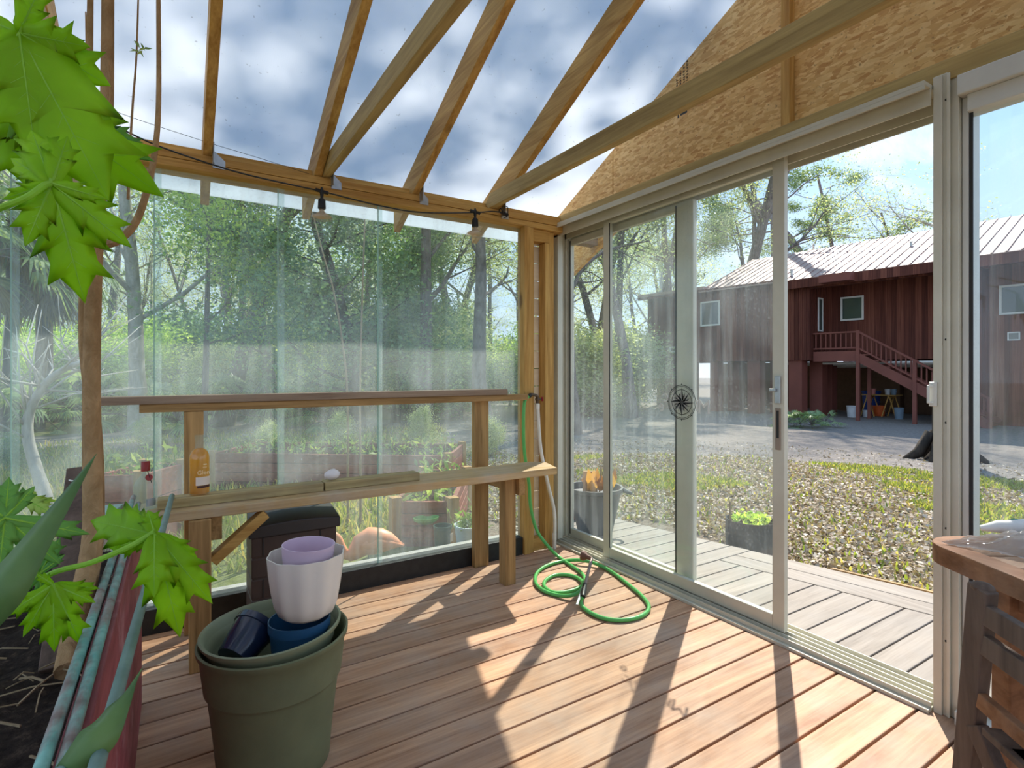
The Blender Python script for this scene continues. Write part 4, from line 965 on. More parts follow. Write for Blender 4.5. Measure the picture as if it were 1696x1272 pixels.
def blades(n, dom, h, name, mat, label, seed):
    r = np.random.default_rng(seed); vs = []; fs = []
    k = 0; tries = 0
    while k < n and tries < n*12:
        tries += 1
        q = dom(r)
        if q is None: continue
        x, y = q; z = ground_z(x, y); H = h*r.uniform(.4, 1.2); a = r.uniform(0, 6.28); l = H*r.uniform(.2, .9); w_ = .006+.006*r.random()
        dx, dy = cos(a)*l, sin(a)*l; px, py = -sin(a)*w_, cos(a)*w_
        b = len(vs); vs += [(x-px, y-py, z), (x+px, y+py, z), (x+dx*.5+px*.6, y+dy*.5+py*.6, z+H*.7), (x+dx*.5-px*.6, y+dy*.5-py*.6, z+H*.7), (x+dx, y+dy, z+H), (x+dx, y+dy, z+H*.97)]
        fs += [(b, b+1, b+2, b+3), (b+3, b+2, b+4, b+5)]; k += 1
    o = mesh_np(name, vs, fs, mat, loc=vs[0]); tag(o, label, 'grass', kind='stuff'); return o
def dom_r(r):
    d = 3.+9*r.random()**1.3; a = radians(r.uniform(24, 95)); x, y = d*sin(a), d*cos(a)
    if (x < 3.5 and y < 3.4) or x < 2.4 or zone(x, y)[0] > .5 or (zone(x, y)[1] < .35 and r.random() > .06): return None
    return x, y
def dom_l(r):
    d = 3.4+12*r.random()**1.2; a = radians(r.uniform(-20, 26)); x, y = d*sin(a), d*cos(a)
    if y < 3.95 or zone(x, y)[1] < .3: return None
    return x, y
blades(16000, dom_r, .06, 'grass', MAT['grass'], 'short green grass tufts among the dead leaves in front of the house', 3)
blades(6000, dom_r, .05, 'grass', MAT['drygrass'], 'straw coloured grass among the dead leaves in front of the house', 4)
blades(15000, dom_l, .09, 'grass', MAT['grass'], 'rough grass of the garden seen through the back glass', 6)
blades(5000, dom_l, .14, 'grass', MAT['drygrass'], 'dry tall grass of the garden seen through the back glass', 7)

# ================================================================== TREES
class TP: pass
def tparams(**k):
    p = TP(); p.wig = .16; p.up = (.02, .05, .02, 0); p.nb = (9, 6, 5); p.ang = (60, 50, 50); p.ratio = (.55, .5, .5); p.start = (.35, .3, .3); p.max = 3; p.nl = 12; p.lr = .35; p.ls = (.05, .11); p.side = (9, 6, 4, 3); p.flat = 1.; p.rr = .5; p.droop = 0
    for a, b in k.items(): setattr(p, a, b)
    return p
def gen(seed, H, r0, P, lean=(0, 0, 1), crook=0):
    R = random.Random(seed); mb = MB(); tips = []
    def grow(p, d, L, r, lv):
        n = 7 if lv == 0 else 4; pts = [p]; dirs = []
        for i in range(n):
            d = (d+V((R.gauss(0, 1), R.gauss(0, 1), R.gauss(0, 1)))*P.wig*(.35 if lv == 0 else 1)+V((0, 0, P.up[lv]))).normalized(); p = p+d*L/n; pts.append(p); dirs.append(d)
        rad = [r*(1-.65*i/n) for i in range(n+1)]
        if lv == 0: rad[0] *= 1.45; rad[1] *= 1.0
        mb.tube(pts, rad, P.side[lv], cap=False)
        if lv >= P.max-1:
            for q in pts[1:]: tips.append(q)
        if lv >= P.max: return
        for k in range(P.nb[lv]):
            t = P.start[lv]+(1-P.start[lv])*((k+R.random())/P.nb[lv]); i = min(n-1, int(t*n)); q = pts[i].lerp(pts[i+1], t*n-i)
            a = radians(P.ang[lv]*R.uniform(.7, 1.25)); dd = dirs[i]; o = dd.orthogonal().normalized(); o.rotate(Matrix.Rotation(R.uniform(0, 2*pi), 3, dd))
            cd_ = (dd*cos(a)+o*sin(a)).normalized()
            grow(q, cd_, L*P.ratio[lv]*R.uniform(.7, 1.15)*(1-.35*t if lv == 0 else 1), rad[i]*P.rr*R.uniform(.7, 1), lv+1)
    grow(V((0, 0, 0)), V(lean).normalized(), H, r0, 0)
    return mb, np.array([tuple(p) for p in tips])
def leafmesh(tips, P, seed):
    r = np.random.default_rng(seed); n = P.nl
    Q = np.repeat(tips, n, 0)+r.normal(size=(len(tips)*n, 3))*P.lr*np.array([1, 1, .75])
    if P.droop: Q[:, 2] -= np.abs(r.normal(size=len(Q)))*P.droop
    v, f = cards(Q, r.uniform(P.ls[0], P.ls[1], len(Q)), P.flat, r, .5)
    return v, f
KIND = {}
def kind(nm, seed, H, r0, P, bm, lm, **k):
    mb, tips = gen(seed, H, r0, P, **k)
    me = bpy.data.meshes.new(nm+'_trunk'); me.from_pydata(mb.v, [], mb.f); me.materials.append(bm); me.polygons.foreach_set('use_smooth', [True]*len(me.polygons))
    cr = None
    if lm is not None:
        v, f = leafmesh(tips, P, seed+5); o = mesh_np('t', v, f, lm); cr = o.data; bpy.data.objects.remove(o)
    KIND[nm] = (me, cr, H)
oakp = tparams(nl=8, lr=.42, ls=(.035, .075)); 
for i in range(3): kind('oak%d' % i, 20+i, 13, .27, oakp, MAT['bark'], MAT['oakleaf'], lean=(.08*(i-1), .1, 1))
slimp = tparams(nb=(10, 5, 4), ratio=(.30, .5, .5), start=(.38, .3, .3), ang=(48, 50, 50), nl=7, lr=.38, ls=(.035, .07), wig=.14)
for i in range(3): kind('slim%d' % i, 40+i, 15, .20, slimp, MAT['bark'], MAT['oakleaf'], lean=(.1*(i-1), .05, 1))
barep = tparams(nb=(11, 7, 6), ratio=(.42, .5, .5), start=(.25, .2, .2), ang=(42, 42, 45), side=(8, 5, 3, 3), nl=1, lr=.2, ls=(.03, .06))
kind('bare0', 61, 11, .15, barep, MAT['barkw'], MAT['oakleaf']); kind('bare1', 62, 10, .13, barep, MAT['bark'], MAT['oakleaf'], lean=(.15, 0, 1))
pinep = tparams(nb=(13, 4, 3), ratio=(.24, .42, .45), start=(.45, .5, .4), ang=(80, 45, 45), up=(0, .05, .05, .05), nl=16, lr=.22, ls=(.04, .085), wig=.2, rr=.34, side=(10, 6, 4, 3))
for i in range(2): kind('pine%d' % i, 71+i, 19, .27, pinep, MAT['barkp'], MAT['pineleaf'])
cedp = tparams(nb=(34, 7, 3), ratio=(.33, .42, .5), start=(.1, .15, .3), ang=(68, 50, 50), max=2, nl=46, lr=.30, ls=(.04, .08), side=(8, 4, 3, 3), rr=.3)
kind('cedar0', 81, 11, .2, cedp, MAT['barkd'], MAT['darkleaf'])
shp = tparams(nb=(12, 6, 4), ratio=(.75, .5, .5), start=(.05, .2, .3), ang=(45, 50, 50), max=2, nl=34, lr=.28, ls=(.03, .07), side=(6, 4, 3, 3))
bigp = tparams(nb=(11, 6, 5), ratio=(.40, .5, .5), start=(.30, .3, .3), ang=(42, 50, 50), nl=12, lr=.45, ls=(.04, .085), up=(.02, .08, .02, 0)); kind('big0', 33, 19, .42, bigp, MAT['bark'], MAT['oakleaf'], lean=(-.06, 0, 1))
kind('shrub0', 91, 2.2, .05, shp, MAT['bark'], MAT['oakleaf']); kind('shrub1', 92, 2., .05, shp, MAT['bark'], MAT['darkleaf']); kind('shrub2', 93, 2.4, .05, shp, MAT['bark'], MAT['yleaf'])
yp = tparams(nb=(10, 5, 4), ratio=(.35, .5, .5), start=(.3, .3, .3), nl=10, lr=.35, ls=(.035, .075)); yp.nl = 8; kind('young0', 95, 8, .1, yp, MAT['bark'], MAT['yleaf'])
# cabbage palm and palmetto
def fan(vs, fs, base, d, L, nl, spread, droop, r):
    d = V(d).normalized(); sd = d.cross(V((0, 0, 1)))
    if sd.length < .05: sd = V((1, 0, 0))
    sd.normalize(); up = sd.cross(d).normalized()
    for k in range(nl):
        a = (k/(nl-1)*2-1)*spread; q = (d*cos(a)+sd*sin(a)).normalized(); l = L*(1-.35*abs(a)/spread)*r.uniform(.85, 1.1); w_ = .022*L/.9
        m1 = base+q*l*.55+up*.05*l*cos(a)+V((0, 0, -droop*l*.15)); m2 = base+q*l+V((0, 0, -droop*l*r.uniform(.35, .8)))
        pp = q.cross(up)*w_*1.2; b = len(vs)
        vs += [base-pp*.3, base+pp*.3, m1+pp, m1-pp, m2+pp*.1, m2-pp*.1]; fs += [(b, b+1, b+2, b+3), (b+3, b+2, b+4, b+5)]
def palm(nm, seed, H, r0, nfr, dead, lean=.05, L=.95, pet=1.0):
    r = random.Random(seed); mb = MB(); top = V((lean*H, lean*.4*H, H))
    if H > .4: mb.tube([V((0, 0, 0)), top*.35+V((lean*.3, 0, 0)), top*.7, top], [r0*1.15, r0*.9, r0, r0*1.2], 10)
    vs, fs = [], []; dv, df = [], []
    for k in range(nfr):
        a = r.uniform(0, 6.28); e = r.uniform(-.25, 1.35); d = V((cos(a)*cos(e), sin(a)*cos(e), sin(e)))
        b = top+d*pet*r.uniform(.7, 1.1)+V((0, 0, -.12*pet)); mb.tube([top, top+d*pet*.5+V((0, 0, .03)), b], [.02, .014, .010], 4)
        fan(vs, fs, b, d+V((0, 0, -.35)), L, 22, 1.75, 1., r)
    for k in range(dead):
        a = r.uniform(0, 6.28); d = V((cos(a)*.5, sin(a)*.5, -1)); b = top+V((cos(a)*.28, sin(a)*.28, -r.uniform(.1, .9)))
        fan(dv, df, b, d, L*.9, 12, .8, .5, r)
    me = bpy.data.meshes.new(nm+'_trunk'); me.from_pydata(mb.v, [], mb.f); me.materials.append(MAT['bark'])
    o = mesh_np('t', [tuple(p) for p in vs], fs, MAT['palm']); cr = o.data; bpy.data.objects.remove(o); de = None
    if dead: o = mesh_np('t', [tuple(p) for p in dv], df, MAT['deadpalm']); de = o.data; bpy.data.objects.remove(o)
    KIND[nm] = (me, cr, H, de)
palm('palm0', 1, 5.4, .15, 30, 34); palm('palm1', 2, 4.2, .14, 28, 30, -.06); palm('palm2', 3, 3.2, .14, 26, 16, .1)
palm('palmetto0', 5, .3, .08, 20, 0, 0, .62, .7); palm('palmetto1', 6, .3, .08, 16, 3, 0, .55, .85)
def plant(name, cat, kd, x, y, H=None, rot=None, label=None, group=None, sx=1., z=None):
    K = KIND[kd]; o = thing(name, (x, y, ground_z(x, y)-.03 if z is None else z), label, cat, group)
    s = (H/K[2]) if H else 1.; o.scale = (s*sx, s*sx, s); o.rotation_euler = (0, 0, rnd.uniform(0, 6.28) if rot is None else rot)
    parts = [('trunk', K[0]), ('crown', K[1])]+([('dead_fronds', K[3])] if len(K) > 3 and K[3] else [])
    for nm, me in parts:
        if me is None: continue
        c = bpy.data.objects.new(nm, me); COL.objects.link(c); c.parent = o
    return o
def pu(u, d): p = at(u, 600, d); return p.x, p.y
def T(name, cat, kd, u, d, H, label, group=None, rot=None, sx=1.):
    x, y = pu(u, d); return plant(name, cat, kd, x, y, H, rot, label, group, sx)
# trees one can point to, by where their trunks stand in the view
T('cabbage_palm', 'palm', 'palm0', 8, 14, 5.6, 'cabbage palm with a thick skirt of dead fronds at the far left edge', rot=.5)
T('cabbage_palm', 'palm', 'palm1', 62, 15, 4.6, 'second cabbage palm from the left edge, leaning slightly', rot=2)
T('cabbage_palm', 'palm', 'palm0', 84, 17, 5.2, 'cabbage palm just left of the papaya stems', rot=4)
T('cabbage_palm', 'palm', 'palm2', -60, 12, 4.4, 'cabbage palm at the left of the woodland, cut by the photo edge', rot=1)
T('oak_tree', 'tree', 'bare0', 232, 15, 11, 'pale barked bare tree behind the papaya stem and amber bottle', rot=1.2, sx=1.5)
T('oak_tree', 'tree', 'slim0', 366, 16, 14, 'dark leaning oak trunk behind the left half of the back glass', rot=3.4, sx=1.35)
T('oak_tree', 'tree', 'slim1', 400, 22, 13, 'slender oak left of the glass pane edge above the storage box', rot=.4)
T('oak_tree', 'tree', 'slim2', 456, 17, 12, 'straight oak standing right on the second glass seam', rot=2.2, sx=1.3)
T('young_tree', 'tree', 'young0', 335, 12.5, 6.5, 'yellow green young tree in front of the dark leaning oak', rot=1)
T('cedar_tree', 'tree', 'cedar0', 590, 15, 9.5, 'big dense dark evergreen in the middle of the back glass', rot=0, sx=1.25)
T('cedar_tree', 'tree', 'cedar0', 655, 17, 6.5, 'smaller evergreen just right of the big one', rot=2)
T('oak_tree', 'tree', 'oak1', 704, 15.5, 10, 'dark oak with a long bare limb rising right, under the right bulb', rot=2.9)
T('oak_tree', 'tree', 'slim1', 803, 14.5, 9.5, 'thick oak trunk right behind the right hand light bulb', rot=.9, sx=1.7)
T('oak_tree', 'tree', 'slim0', 672, 21, 14, 'thin oak between the evergreens and the limbed dark oak', rot=5)
T('oak_tree', 'tree', 'oak2', 948, 13, 8.5, 'crooked oak seen through the narrow left door pane', rot=.6)
T('pine_tree', 'tree', 'pine0', 1045, 19, 14, 'tall pine seen through the middle door glass, left of the compass sticker', rot=0)
T('oak_tree', 'tree', 'slim2', 1018, 22, 13, 'slim oak behind the left edge of the sliding door', rot=4)
T('pine_tree', 'tree', 'pine1', 1098, 26, 14, 'left one of the tall pine pair beside the house end', rot=1)
T('pine_tree', 'tree', 'pine0', 1112, 27, 14.5, 'right one of the tall pine pair beside the house end', rot=2)
T('oak_tree', 'tree', 'big0', 1228, 33, 19, 'broad grey oak rising behind the low end of the metal roof', rot=.5)
T('pine_tree', 'tree', 'pine1', 1312, 37, 23, 'pine behind the roof, just right of the sliding door edge', rot=2.4, sx=1.2)
T('pine_tree', 'tree', 'pine0', 1420, 35, 20, 'tallest spreading pine behind the roof in the open doorway', rot=.2, sx=1.5)
T('pine_tree', 'tree', 'pine1', 1398, 38, 16, 'thinner pine close to the left of the tallest one', rot=4, sx=1.)
T('oak_tree', 'tree', 'oak1', 1362, 40, 7, 'low bushy oak behind the roof, left of the tallest pine', rot=1, sx=1.3)
T('oak_tree', 'tree', 'oak2', 1478, 42, 7, 'low bushy oak behind the roof, right of the tallest pine', rot=3, sx=1.3)
T('bare_tree', 'tree', 'bare1', 1540, 34, 12.5, 'bare twiggy tree behind the roof beside the door post', rot=2)
T('bare_tree', 'tree', 'bare0', 1640, 30, 12, 'wide bare tree over the roof in the right hand side light', rot=5, sx=1.5)
# tall pine close to the deck, hidden by the door post below; its crown dapples the porch roof
bx, by = pu(1566, 9.0)
tpn = thing('pine_tree', (bx, by, ground_z(bx, by)-.03), 'dark trunk flaring at its foot, half hidden by the door post', 'tree')
mb = MB(); B = V((bx, by, ground_z(bx, by)-.03)); R9 = random.Random(8)
top = V((bx+.2, by+1.3, 19.5))
path = smoothpath([B, B+V((.0, .0, 1.)), B+V((.0, .0, 6.5)), B+V((.1, .4, 11.5)), top], 6)
mb.tube(path, [.32, .24, .205]+[.19-.005*i for i in range(len(path)-3)], 12)
for k in range(6):
    a = k*1.05; mb.tube([B+V((cos(a)*.2, sin(a)*.2, .5)), B+V((cos(a)*.36, sin(a)*.36, .14)), B+V((cos(a)*.6, sin(a)*.6, -.02))], [.08, .09, .04], 6)
tips = []
for k in range(24):
    # clumps lie between the sun and the roof sheet, above the rays that enter through the door
    qx, qy = R9.uniform(-1.6, 2.1), R9.uniform(-.4, 3.0); tt = R9.uniform(15.5, 20.5)
    cpt = V((qx, qy, RT(max(qy, .2))))+SUND*tt
    if cpt.z < 2.25+(cpt.x-2.17)*SUND.z/SUND.x+.5: continue
    j = min(len(path)-2, max(8, int(len(path)*R9.uniform(.55, .95)))); s0 = path[j]
    md = s0.lerp(cpt, .55)+V((0, 0, R9.uniform(-.2, .6))); mb.tube([s0, md, cpt], [.05, .03, .008], 5)
    for q in range(5): tips.append(cpt+V((R9.gauss(0, .34), R9.gauss(0, .34), R9.gauss(0, .25))))
mb.build('trunk', MAT['barkd'], tpn, smooth='all')
pp = tparams(nl=22, lr=.2, ls=(.06, .14)); v, f = leafmesh(np.array([tuple(p) for p in tips]), pp, 9)
c = mesh_np('crown', v-np.array(tuple(B)), f, MAT['pineleaf'], tpn)
# the woodland behind, many of a kind
r = random.Random(21)
GL = {'oak': ('oak_tree', 'tree', 'hazy grey green woodland tree in the crowd beyond the garden', 'woodland trees'),
      'shrub': ('shrub', 'shrub', 'leafy understorey shrub along the woodland floor', 'understorey shrubs'),
      'palmetto': ('saw_palmetto', 'palmetto', 'low fan leaved palmetto clump on the woodland floor', 'palmetto clumps')}
n = 0
for i in range(30):
    u = -260+1440*((i*.618034) % 1); d = 22+34*((i*.377) % 1)
    if 1080 < u: d = 34+20*r.random()
    nm, ct, lb, gp = GL['oak']; T(nm, ct, r.choice(['oak0', 'oak1', 'oak2', 'slim0', 'slim1', 'slim2', 'slim0', 'bare0']), u, d, r.uniform(11, 17), lb, gp, sx=r.uniform(.9, 1.3))
for i in range(20):
    u = -300+1500*((i+.5)/20)+r.uniform(-20, 20); nm, ct, lb, gp = GL['oak']; T(nm, ct, r.choice(['oak0', 'oak1', 'oak2']), u, r.uniform(56, 72), r.uniform(11, 17), lb, gp, sx=1.3)
for i in range(64):
    u = -260+1180*((i*.618034) % 1); d = 17.5+26*((i*.433) % 1)
    nm, ct, lb, gp = GL['shrub']; T(nm, ct, r.choice(['shrub0', 'shrub1', 'shrub0', 'shrub2']), u, d, r.uniform(1.6, 3.6), lb, gp, sx=r.uniform(1., 1.6))
for i in range(30):
    u = -200+760*((i*.618034) % 1); d = 13.5+9*((i*.29) % 1)
    nm, ct, lb, gp = GL['palmetto']; o = T(nm, ct, r.choice(['palmetto0', 'palmetto1']), u, d, None, lb, gp); k = r.uniform(.9, 1.5); o.scale = (k, k, k)
for i in range(10):
    u = 925+140*((i*.618034) % 1); d = 20+9*((i*.433) % 1)
    nm, ct, lb, gp = GL['shrub']; T(nm, ct, 'shrub0', u, d, r.uniform(1.5, 2.6), lb, gp, sx=1.3)

# ================================================================== THE HOUSE
HB0 = V((18.7, 10.94, 0)); HT = V((.106, -.9944, 0)); HK = V((.9944, .106, 0))
def Hp(s, q, z): return HB0+HT*s+HK*q+V((0, 0, z))
def hpix(u, v, q):
    k = (u-848)/CF; A = HB0+HK*q
    r0, d0 = A.dot(rgt), A.dot(fwd); rs, ds = HT.dot(rgt), HT.dot(fwd)
    s = (k*d0-r0)/(rs-k*ds); d = d0+ds*s
    return s, CH+(HOR-v)/CF*d
HG = -.52
ho = thing('house', Hp(1, 3, HG), 'long reddish brown timber house on posts under a faded pink metal roof', 'house')
t = NT('redwood_siding'); c = t.coord((1, 1, 1), (0, 0, radians(6.1))); w1 = t.n('TexWave', {'Vector': c, 'Scale': 2.6, 'Distortion': 0.}, wave_type='BANDS', bands_direction='Y', wave_profile='SAW').outputs[1]
pl = t.math('FLOOR', t.math('MULTIPLY', t.n('SeparateXYZ', {0: c}).outputs[1], 6.1)); wn_ = t.n('TexWhiteNoise', {'W': pl}, noise_dimensions='1D').outputs[0]
g = t.noise(t.coord((9, 9, .35)), 3, 5)
col = t.ramp(t.math('ADD', t.math('MULTIPLY', g, .65), t.math('MULTIPLY', wn_, .35)), [(.25, lin(78, 42, 34)), (.5, lin(106, 60, 48)), (.8, lin(140, 88, 70))])
col = t.mix(t.math('MULTIPLY', t.ramp(w1, [(.0, 1.), (.06, 0.)]), .7), col, lin(50, 24, 20))
MAT['redwood'] = t.done(t.pbr(col, .7, t.bump(w1, .3, .01), 0, .2))
MAT['redpaint'] = plain('red_brown_paint', lin(126, 72, 60), .6, var=.1, sc=2); MAT['wallpanel'] = plain('brown_storage_wall', lin(112, 84, 62), .8)
t = NT('pink_metal_roof'); n = t.noise(t.coord(), .6, 4)
MAT['roofm'] = t.done(t.pbr(t.ramp(n, [(.35, lin(158, 126, 114)), (.65, lin(182, 152, 140))]), .38, None, .25, .5))
def hbox(mb, s0, s1, q0, q1, z0, z1):
    vs = [Hp(s, q, z) for s in (s0, s1) for q in (q0, q1) for z in (z0, z1)]
    return mb.add(vs, [(0, 1, 3, 2), (4, 6, 7, 5), (0, 4, 5, 1), (2, 3, 7, 6), (0, 2, 6, 4), (1, 5, 7, 3)])
HW = 1.52; EV = 4.42; SE = .52
m = MB(); hbox(m, -6.4, SE, 0, 4, HW, EV); hbox(m, SE+.001, 4.55, 1.5, 5.5, HW, EV+.3); hbox(m, 4.56, 11, 1.5, 5.5, HG-.1, EV+.3)
for i in range(14): s = -1.4+i*.137; hbox(m, s, s+.05, -.03, -.001, HW-.02, EV-.1)
for i in range(11): q = .02+i*.137; hbox(m, SE+.001, SE+.03, q, q+.05, HW-.02, EV-.1)
m.build('wall', MAT['redwood'], ho)
RI_ = 6.15; RE = EV+.02
m = MB(); s0, s1 = -3.6, 12.
m.add([Hp(s0, -.35, RE-.14), Hp(s1, -.35, RE-.14), Hp(s1, 4, RI_), Hp(s0, 4, RI_), Hp(s1, 8.4, RE-.14), Hp(s0, 8.4, RE-.14)]+[Hp(s0, -.35, RE-.10), Hp(s1, -.35, RE-.10), Hp(s1, 4, RI_+.04), Hp(s0, 4, RI_+.04), Hp(s1, 8.4, RE-.1), Hp(s0, 8.4, RE-.1)],
      [(0, 1, 2, 3), (3, 2, 4, 5), (9, 8, 7, 6), (11, 10, 8, 9), (0, 6, 7, 1), (5, 4, 10, 11), (0, 3, 9, 6), (3, 5, 11, 9), (1, 7, 8, 2), (2, 8, 10, 4)])
i = s0
while i < s1:
    m.bar(Hp(i+.02, -.36, RE-.085), Hp(i+.02, 4, RI_+.055), .035, .03); i += .31
m.build('roof', MAT['roofm'], ho)
m = MB(); hbox(m, -6.7, -3.4, -.3, 4.2, EV+.01, EV+.13); m.build('low_roof', MAT['roofm'], ho)
m = MB(); hbox(m, SE-.9, 12, -.36, -.31, RE-.42, RE-.12); hbox(m, -6.7, SE-.91, -.32, -.29, RE-.14, RE-.02); hbox(m, SE+.02, 5.3, -.1, .1, EV-.42, EV-.1); hbox(m, SE+.02, 12, .1, 1.49, EV-.16, EV-.1)
m.build('eave_fascia', MAT['redwood'], ho)
a = hpix(1356, 468, -.75); b = hpix(1408, 452, -.75); m = MB(); hbox(m, a[0], b[0], -.75, -.37, a[1]-.02, b[1]+.05); m.build('eave_box', MAT['redpaint'], ho)
def vent(u, v, q, h):
    s, z = hpix(u, v, q); MB().tube([Hp(s, q, z), Hp(s, q, z+h)], .045, 8).ball(Hp(s, q, z+h), (.06, .06, .03)).build('vent_pipe', MAT['aluw'], ho)
vent(1509, 418, 2.0, .35); vent(1311, 458, .2, .25)
MAT['wframe'] = plain('white_window_frame', lin(226, 226, 220), .45, var=.04)
t = NT('dark_window_glass'); MAT['wglass'] = t.done(t.pbr(lin(70, 84, 80), .05, None, 0, .8))
def hwin(u0, v0, u1, v1, q, fw=.06):
    a, b = hpix(u0, v1, q), hpix(u1, v0, q); s0, z0 = a; s1 = b[0]; z1 = (hpix(u0, v0, q)[1]+b[1])/2
    m = MB(); hbox(m, s0, s1, q-.05, q-.005, z1-fw, z1); hbox(m, s0, s1, q-.05, q-.005, z0, z0+fw); hbox(m, s0, s0+fw, q-.05, q-.005, z0+fw, z1-fw); hbox(m, s1-fw, s1, q-.05, q-.005, z0+fw, z1-fw)
    w_ = m.build('window', MAT['wframe'], ho); m = MB(); hbox(m, s0+fw, s1-fw, q-.03, q-.01, z0+fw, z1-fw); m.build('pane', MAT['wglass'], w_)
hwin(1161, 499, 1193, 541, 0); hwin(1393, 491, 1431, 532, 1.5); hwin(1655, 470, 1735, 522, 1.5)
hwin(1669, 550, 1690, 564, 1.5, .03)
for u in (1092, 1116): hwin(u-6, 574, u+6, 584, 0, .05)
def side_win():
    q0, q1 = .62, 1.0; z0, z1 = 2.55, 3.75; m = MB(); x = SE+.031
    hbox(m, x, x+.03, q0, q1, z0, z0+.05); hbox(m, x, x+.03, q0, q1, z1-.05, z1); hbox(m, x, x+.03, q0, q0+.05, z0+.05, z1-.05); hbox(m, x, x+.03, q1-.05, q1, z0+.05, z1-.05)
    w_ = m.build('window', MAT['wframe'], ho); m = MB(); hbox(m, x, x+.015, q0+.05, q1-.05, z0+.05, z1-.05); m.build('pane', MAT['wglass'], w_)
side_win()
for u0, u1, q in ((1306, 1328, .05), (1341, 1362, 1.0), (1363, 1378, 1.9), (1176, 1188, .1), (1205, 1224, .8), (1238, 1258, .1), (1275, 1290, 1.2), (1100, 1112, .1), (1135, 1148, .8)):
    s = hpix(u0, 600, q)[0]; e = hpix(u1, 600, q)[0]; m = MB(); hbox(m, s, e, q, q+.45, HG-.1, HW); m.build('post', MAT['redpaint'], ho)
m = MB(); hbox(m, -6, 11, 5.0, 5.1, HG, HW); hbox(m, .9, 1.9, 4.5, 5., HG, HW-.2); hbox(m, 3.2, 4.5, 4.2, 5., HG, HW-.3); m.build('storage_wall', MAT['wallpanel'], ho)
m = MB()
for i in range(4): m.tube([Hp(-1+.3*i, 1+i, HW-.12-.03*i), Hp(4.4, 1.2+i*.8, HW-.1-.04*i)], .04, 8)
m.build('drain_pipe', MAT['pvc'], ho)
# landing and stairs
qL = .25
s_a = SE+.04; s_b, zlr = hpix(1421, 548, qL); zl = hpix(1421, 581, qL)[1]; zb = hpix(1421, 598, qL)[1]
m = MB(); hbox(m, s_a, s_b, qL, 1.49, zl-.06, zl); hbox(m, s_a, s_b, qL-.02, qL+.02, zb, zl); m.build('landing', MAT['redpaint'], ho)
s_c, zc_ = hpix(1546, 661, qL); sl_ = (zc_-zb)/(s_c-s_b); sg_ = s_b+(HG+.05-zb)/sl_
m = MB()
for q in (qL, 1.35): m.bar(Hp(s_b, q, zb+.13), Hp(sg_, q, HG+.1), .05, .28)
m.build('stair_stringer', MAT['redpaint'], ho)
m = MB(); ns = 11
for i in range(ns): f = (i+.5)/ns; s = s_b+(sg_-s_b)*f; hbox(m, s-.13, s+.15, qL+.03, 1.33, zl+(HG-zl)*f-.05, zl+(HG-zl)*f)
m.build('stair_tread', MAT['redpaint'], ho)
rh = zlr-zl
m = MB(); hbox(m, s_a, s_b, qL-.03, qL+.05, zlr-.05, zlr); hbox(m, s_a, s_b, qL-.01, qL+.03, zl+.08, zl+.13)
m.bar(Hp(s_b, qL, zlr-.02), Hp(sg_, qL, HG+.1+rh+.1), .08, .06); m.bar(Hp(s_b, qL, zl+.10), Hp(sg_, qL, HG+.1+.22), .04, .05)
m.build('hand_rail', MAT['redpaint'], ho)
for i in range(9): s = s_a+.08+(s_b-s_a-.12)*i/8.; m = MB(); hbox(m, s-.018, s+.018, qL, qL+.03, zl+.13, zlr-.05); m.build('baluster', MAT['redpaint'], ho)
for i in range(24):
    f = (i+1)/25; s = s_b+(sg_-s_b)*f; za = zl+.12+(HG+.30-zl-.1)*f; zz = zlr-.04+(HG+.15+rh-zlr)*f; m = MB(); hbox(m, s-.018, s+.018, qL, qL+.03, za, zz); m.build('baluster', MAT['redpaint'], ho)
for f in (0, .47, 1.):
    s = s_b+(sg_-s_b)*f; z = zlr+(HG+.2+rh-zlr)*f+.02; m = MB(); hbox(m, s-.05, s+.05, qL-.05, qL+.05, HG-.1, z); m.build('newel_post', MAT['redpaint'], ho)
m = MB(); hbox(m, s_b-.05, s_b+.05, 1.2, 1.3, HG-.1, zb); m.build('newel_post', MAT['redpaint'], ho)
# things stored under the house
def hfloor(u, q): s = hpix(u, 600, q)[0]; return Hp(s, q, HG+.0)
m = MB(); hbox(m, -6.4, 12, -.6, 6, HG-.06, HG); m.build('slab_floor', plain('dusty_concrete', lin(176, 168, 158), .9), ho)
wd = MAT['brX']
for u, lb in ((1442, 'left'), (1477, 'right')):
    p = hfloor(u, 2.4); sh = thing('sawhorse', p, '%s wooden sawhorse under the house stairs' % lb, 'sawhorse')
    MB().bar(p+HK*-.35+V((0, 0, .74)), p+HK*.35+V((0, 0, .74)), .05, .09).build('beam', MAT['yeX'], sh)
    for a in (-.28, .28):
        for b in (-.22, .22): MB().bar(p+HK*a*1.1+HT*b+V((0, 0, .001)), p+HK*a+HT*b*.1+V((0, 0, .74)), .04, .03).build('leg', MAT['yeX'], sh)
p = hfloor(1433, 2.4); q = hfloor(1490, 2.4); m = MB().bar(p+V((0, 0, .80)), q+V((0, 0, .80)), .7, .025); m.build('plywood_sheet', MAT['yeX'], label='sheet of plywood across the two sawhorses', cat='board')
def pail(u, q, r_, h, mt, lb, z=0, cat='bucket'):
    p = hfloor(u, q)+V((0, 0, z)); o = thing('bucket', p, lb, cat)
    MB().lathe([(.0001, .001), (r_*.8, .001), (r_, h), (r_*1.05, h), (r_*1.05, h*.94), (r_*.95, h*.9), (.0001, h*.88)], 20, p).build('shell', mt, o, smooth=True)
    MB().tube(smoothpath([p+V((-r_, 0, h*.95)), p+V((-r_*.6, 0, h*.7)), p+V((0, -r_*1.1, h*.55)), p+V((r_*.6, 0, h*.7)), p+V((r_, 0, h*.95))], 4), .006, 5).build('handle', MAT['galv'], o)
    return o
